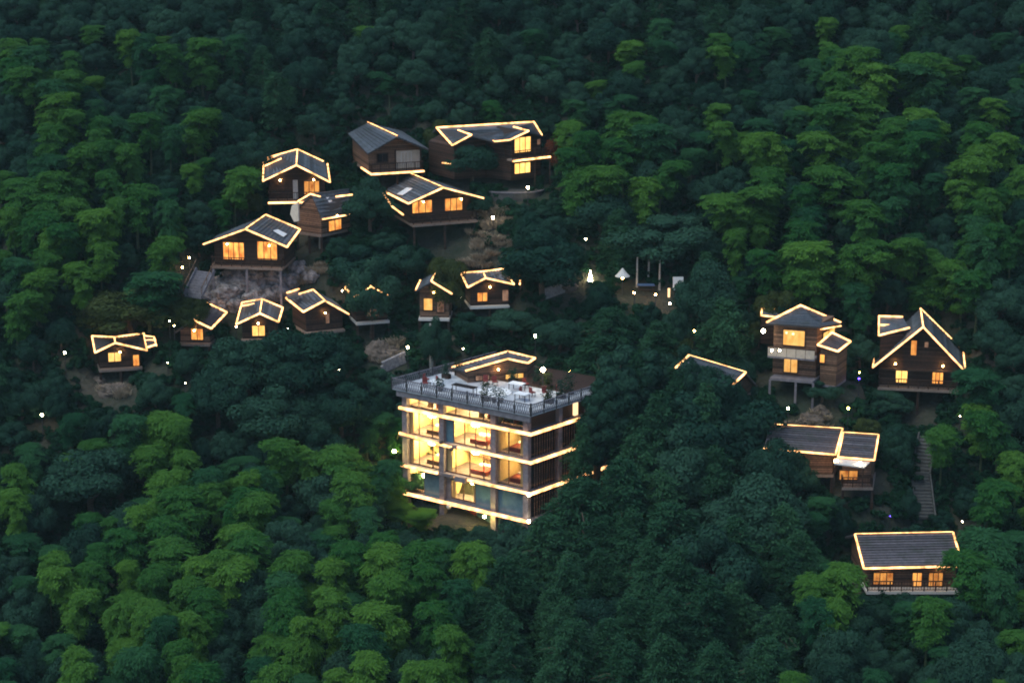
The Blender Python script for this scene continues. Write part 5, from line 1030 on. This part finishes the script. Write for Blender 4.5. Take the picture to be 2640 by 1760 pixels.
for (x, y, z) in cand:
    u, v, s = proj((x, y, z+4))
    k = zone(u, v); bam = 'bamboo' in k
    h = random.uniform(3.8, 6.4) if bam else random.uniform(2.8, 5.6) if k != 'feather_tree' else random.uniform(6, 8.5)
    if u > 1300 and v > 900 and not bam: h *= 1.15
    r = random.uniform(1.3, 1.9) if bam else h*random.uniform(.38, .52) if k != 'feather_tree' else h*.27
    for t in range(4):
        if near(x, y, r): break
        b = blocked((x, y, z), h, r)
        if b == 0: fills.append((s*r, k, x, y, z, h, r, u, v)); GRID.setdefault((int(x//5), int(y//5)), []).append((x, y, r)); break
        if b == 2: break
        h *= .6; r *= .7; k = 'broadleaf_tree' if k != 'olive_tree' else k
        if h < 1.0: break
fills.sort(key=lambda a: -a[0])
stuff = {}
CAP = {'bamboo': 300, 'broadleaf_tree': 290, 'feather_tree': 120, 'olive_tree': 60}
for (_, k, x, y, z, h, r, u, v) in fills:
    inview = -20 < u < 2660 and -40 < v < 1800
    kk = 'bamboo' if 'bamboo' in k else k
    if inview and CNT.get(kk, 0) < CAP.get(kk, 100):
        R0 = {'feather_tree': 1.5}.get(k, 1.0 if kk == 'bamboo' else 1.9); wh = where(u, v)
        d = {'bamboo': 'slim green bamboo culm with leafy top standing', 'broadleaf_tree': 'dark leafy tree growing' if h > 3.4 else 'low dark bush growing', 'feather_tree': 'feathery pointed tree growing', 'olive_tree': 'olive green tree growing'}[kk]
        d = {'bamboo': 'slim bamboo', 'broadleaf_tree': 'dark leafy tree' if h > 3.4 else 'dark bush', 'feather_tree': 'feathery tree', 'olive_tree': 'olive green tree'}[kk]
        plant(kk, PROT[k], V((x, y, z-.2)), h, r/R0, mark(d, u, v, r, h, 1), {'bamboo': 'slim bamboo between the plumes', 'broadleaf_tree': 'dark leafy trees and bushes of the wood', 'feather_tree': 'feathery trees of the wood', 'olive_tree': 'olive green trees of the wood'}[kk], ('culm', 'crown') if kk == 'bamboo' else ('trunk', 'crown'))
    else: stuff.setdefault(kk, []).append((x, y, z-.2, h, r))
# shrubs and ground cover
SHR = [blob_tree(1.0, 1.25, 12, 70, 'undergrowth_leaf', 100+i, .8, (.13, .085)) for i in range(4)]
GRS = []
for i in range(3):
    r = np.random.default_rng(200+i); n = 260; a = r.uniform(0, 6.28, n); q = r.uniform(0, .8, n)**.7; C = np.stack([np.cos(a)*q, np.sin(a)*q, r.uniform(.15, .6, n)], -1)
    A = np.stack([np.cos(a)*.18, np.sin(a)*.18, r.uniform(.25, .45, n)], -1)+r.normal(0, .08, (n, 3)); B = unit(np.cross(A, r.normal(0, 1, (n, 3))))*.05
    GRS.append((leaf_mesh('grass_tuft', C, A, B, 'straw_blade'), None, 1.0))
def scatter(name, rows, protos, R0, H0, trunks=True):
    """one 'stuff' object: points that geometry nodes turn into plants"""
    col = bpy.data.collections.new(name+'_kinds')
    for i, pr in enumerate(protos):
        o = bpy.data.objects.new('%s_kind_%d' % (name, i), pr[0]); col.objects.link(o)
    n = len(rows); a = np.array(rows, float); me = bpy.data.meshes.new(name); me.vertices.add(n); me.vertices.foreach_set('co', a[:, :3].astype(np.float32).ravel())
    rot = np.zeros((n, 3), np.float32); rot[:, 2] = rng.uniform(0, 6.28, n); rot[:, :2] = rng.normal(0, .06, (n, 2))
    at_ = me.attributes.new('rot', 'FLOAT_VECTOR', 'POINT'); at_.data.foreach_set('vector', rot.ravel())
    sc = np.stack([a[:, 4]/R0, a[:, 4]/R0, a[:, 3]/H0], -1).astype(np.float32); at_ = me.attributes.new('scl', 'FLOAT_VECTOR', 'POINT'); at_.data.foreach_set('vector', sc.ravel())
    at_ = me.attributes.new('idx', 'INT', 'POINT'); at_.data.foreach_set('value', rng.integers(0, len(protos), n).astype(np.int32))
    o = bpy.data.objects.new(name, me); COL.objects.link(o); o['kind'] = 'stuff'
    ng = bpy.data.node_groups.new(name, 'GeometryNodeTree'); ng.interface.new_socket('Geometry', in_out='INPUT', socket_type='NodeSocketGeometry'); ng.interface.new_socket('Geometry', in_out='OUTPUT', socket_type='NodeSocketGeometry')
    N = ng.nodes.new; L = ng.links.new; gi, go = N('NodeGroupInput'), N('NodeGroupOutput'); ip = N('GeometryNodeInstanceOnPoints'); ci = N('GeometryNodeCollectionInfo')
    ci.inputs['Collection'].default_value = col; ci.inputs['Separate Children'].default_value = True; ci.inputs['Reset Children'].default_value = True; ip.inputs['Pick Instance'].default_value = True
    def na(nm, ty): q = N('GeometryNodeInputNamedAttribute'); q.data_type = ty; q.inputs['Name'].default_value = nm; return q.outputs['Attribute']
    L(gi.outputs[0], ip.inputs['Points']); L(ci.outputs[0], ip.inputs['Instance']); L(na('idx', 'INT'), ip.inputs['Instance Index']); L(na('rot', 'FLOAT_VECTOR'), ip.inputs['Rotation']); L(na('scl', 'FLOAT_VECTOR'), ip.inputs['Scale'])
    L(ip.outputs[0], go.inputs[0]); md = o.modifiers.new('plants', 'NODES'); md.node_group = ng; return o
for k, rows in stuff.items():
    R0 = {'feather_tree': 1.5}.get(k, 1.0 if k == 'bamboo' else 1.9); H0 = {'bamboo': 5.6, 'broadleaf_tree': 3.7, 'olive_tree': 3.5, 'feather_tree': 6.2}[k]
    o = scatter({'bamboo': 'bamboo_wood', 'broadleaf_tree': 'distant_wood', 'feather_tree': 'feathery_wood', 'olive_tree': 'olive_wood'}[k], rows, PROT[k] if k != 'bamboo' else BAM+BAMD, R0, H0)
    tag(o, {'bamboo': 'mass of further bamboo filling gaps in the groves', 'broadleaf_tree': 'mass of further dark leafy trees covering the hill', 'feather_tree': 'mass of further feathery trees', 'olive_tree': 'further olive trees on the hill'}[k], 'wood')
under = []; grass = []
GZ = [(1205, 640, 120, 55), (650, 745, 140, 70), (300, 1010, 45, 12), (985, 905, 60, 35), (790, 690, 60, 60), (2090, 1085, 70, 35), (1250, 560, 60, 30)]
y = 140.0
while y < 300:
    half = y*.25*1.12+4; x = -half; st_ = 1.05
    while x < half:
        px, py = x+random.uniform(-.5, .5)*st_, y+random.uniform(-.5, .5)*st_; x += st_
        h = random.uniform(.7, 1.5); r = h*random.uniform(.65, .95); pz = float(gz(px, py)); u, v, s = proj((px, py, pz))
        inb = [((u-a)/c)**2+((v-b)/d)**2 < random.uniform(.6, 1.2) for a, b, c, d in GZ]
        bl = blocked((px, py, pz), h, r*.6, fk=.72)
        if any(inb):
            if random.random() < .85 and blocked((px, py, pz), .6, .3) != 2: grass.append((px, py, pz-.05, random.uniform(.5, 1.1), random.uniform(.8, 1.4)))
            if random.random() > .22: continue
        if bl == 0: under.append((px, py, pz-.1, h, r))
        elif bl == 1 and blocked((px, py, pz), .45, .35, fk=.72) == 0: under.append((px, py, pz-.05, .5, .5))
    y += st_
tag(scatter('undergrowth', under, SHR, 1.0, 1.25), 'low dark bushes and ferns covering the ground between trees and houses', 'undergrowth')
tag(scatter('dry_grass', grass, GRS, 1.0, 1.0), 'patches of dry straw-coloured grass and bare twigs on the banks', 'grass')
print('plants', CNT, {k: len(v) for k, v in stuff.items()}, len(under), len(grass))

# ------------------------------------------------------------------ the evening air
hm = bpy.data.materials.new('evening_haze'); hm.use_nodes = True; nt = hm.node_tree; nt.nodes.clear()
pv_ = nt.nodes.new('ShaderNodeVolumePrincipled'); pv_.inputs['Density'].default_value = .00014; pv_.inputs['Color'].default_value = (.60, .88, .92, 1); pv_.inputs['Anisotropy'].default_value = .2
ov_ = nt.nodes.new('ShaderNodeOutputMaterial'); nt.links.new(pv_.outputs[0], ov_.inputs['Volume']); MATS['evening_haze'] = hm
zmin = float(Z.min())-1.5; zmax = float(Z.max())+16
hz = MB().hexa([(-402, -60, zmin), (402, -60, zmin), (402, 640, zmin), (-402, 640, zmin)], [(-402, -60, zmax), (402, -60, zmax), (402, 640, zmax), (-402, 640, zmax)]).build('haze', 'evening_haze'); hz['kind'] = 'stuff'

# words for look-alikes that still share a label: their order from left to right
ORD = ['leftmost', 'second from left', 'third from left', 'fourth from left', 'fifth from left', 'sixth from left', 'seventh from left', 'eighth from left', 'ninth from left', 'tenth from left', 'eleventh from left', 'twelfth from left']
same = {}
for o in COL.objects:
    if o.parent is None and 'label' in o and 'group' in o: same.setdefault(o['label'], []).append(o)
for lab, os_ in same.items():
    if 1 < len(os_) <= 12:
        os_.sort(key=lambda o: proj(o.location)[0])
        for i, o in enumerate(os_):
            w = ('rightmost' if i == len(os_)-1 else ORD[i]); t = lab+', '+w
            if len(t.split()) > 16: t = t.replace('very far ', 'far ')
            if len(t.split()) > 16: t = t.replace('feathery ', '')
            if len(t.split()) > 16: t = t.replace(' and ', '-')
            if len(t.split()) <= 16: o['label'] = t
for o in COL.objects:
    if o.parent is None and 'label' in o and len(o['label'].split()) > 16: o['label'] = ' '.join(o['label'].replace('tall ', '').replace('very ', '').split()[:16])
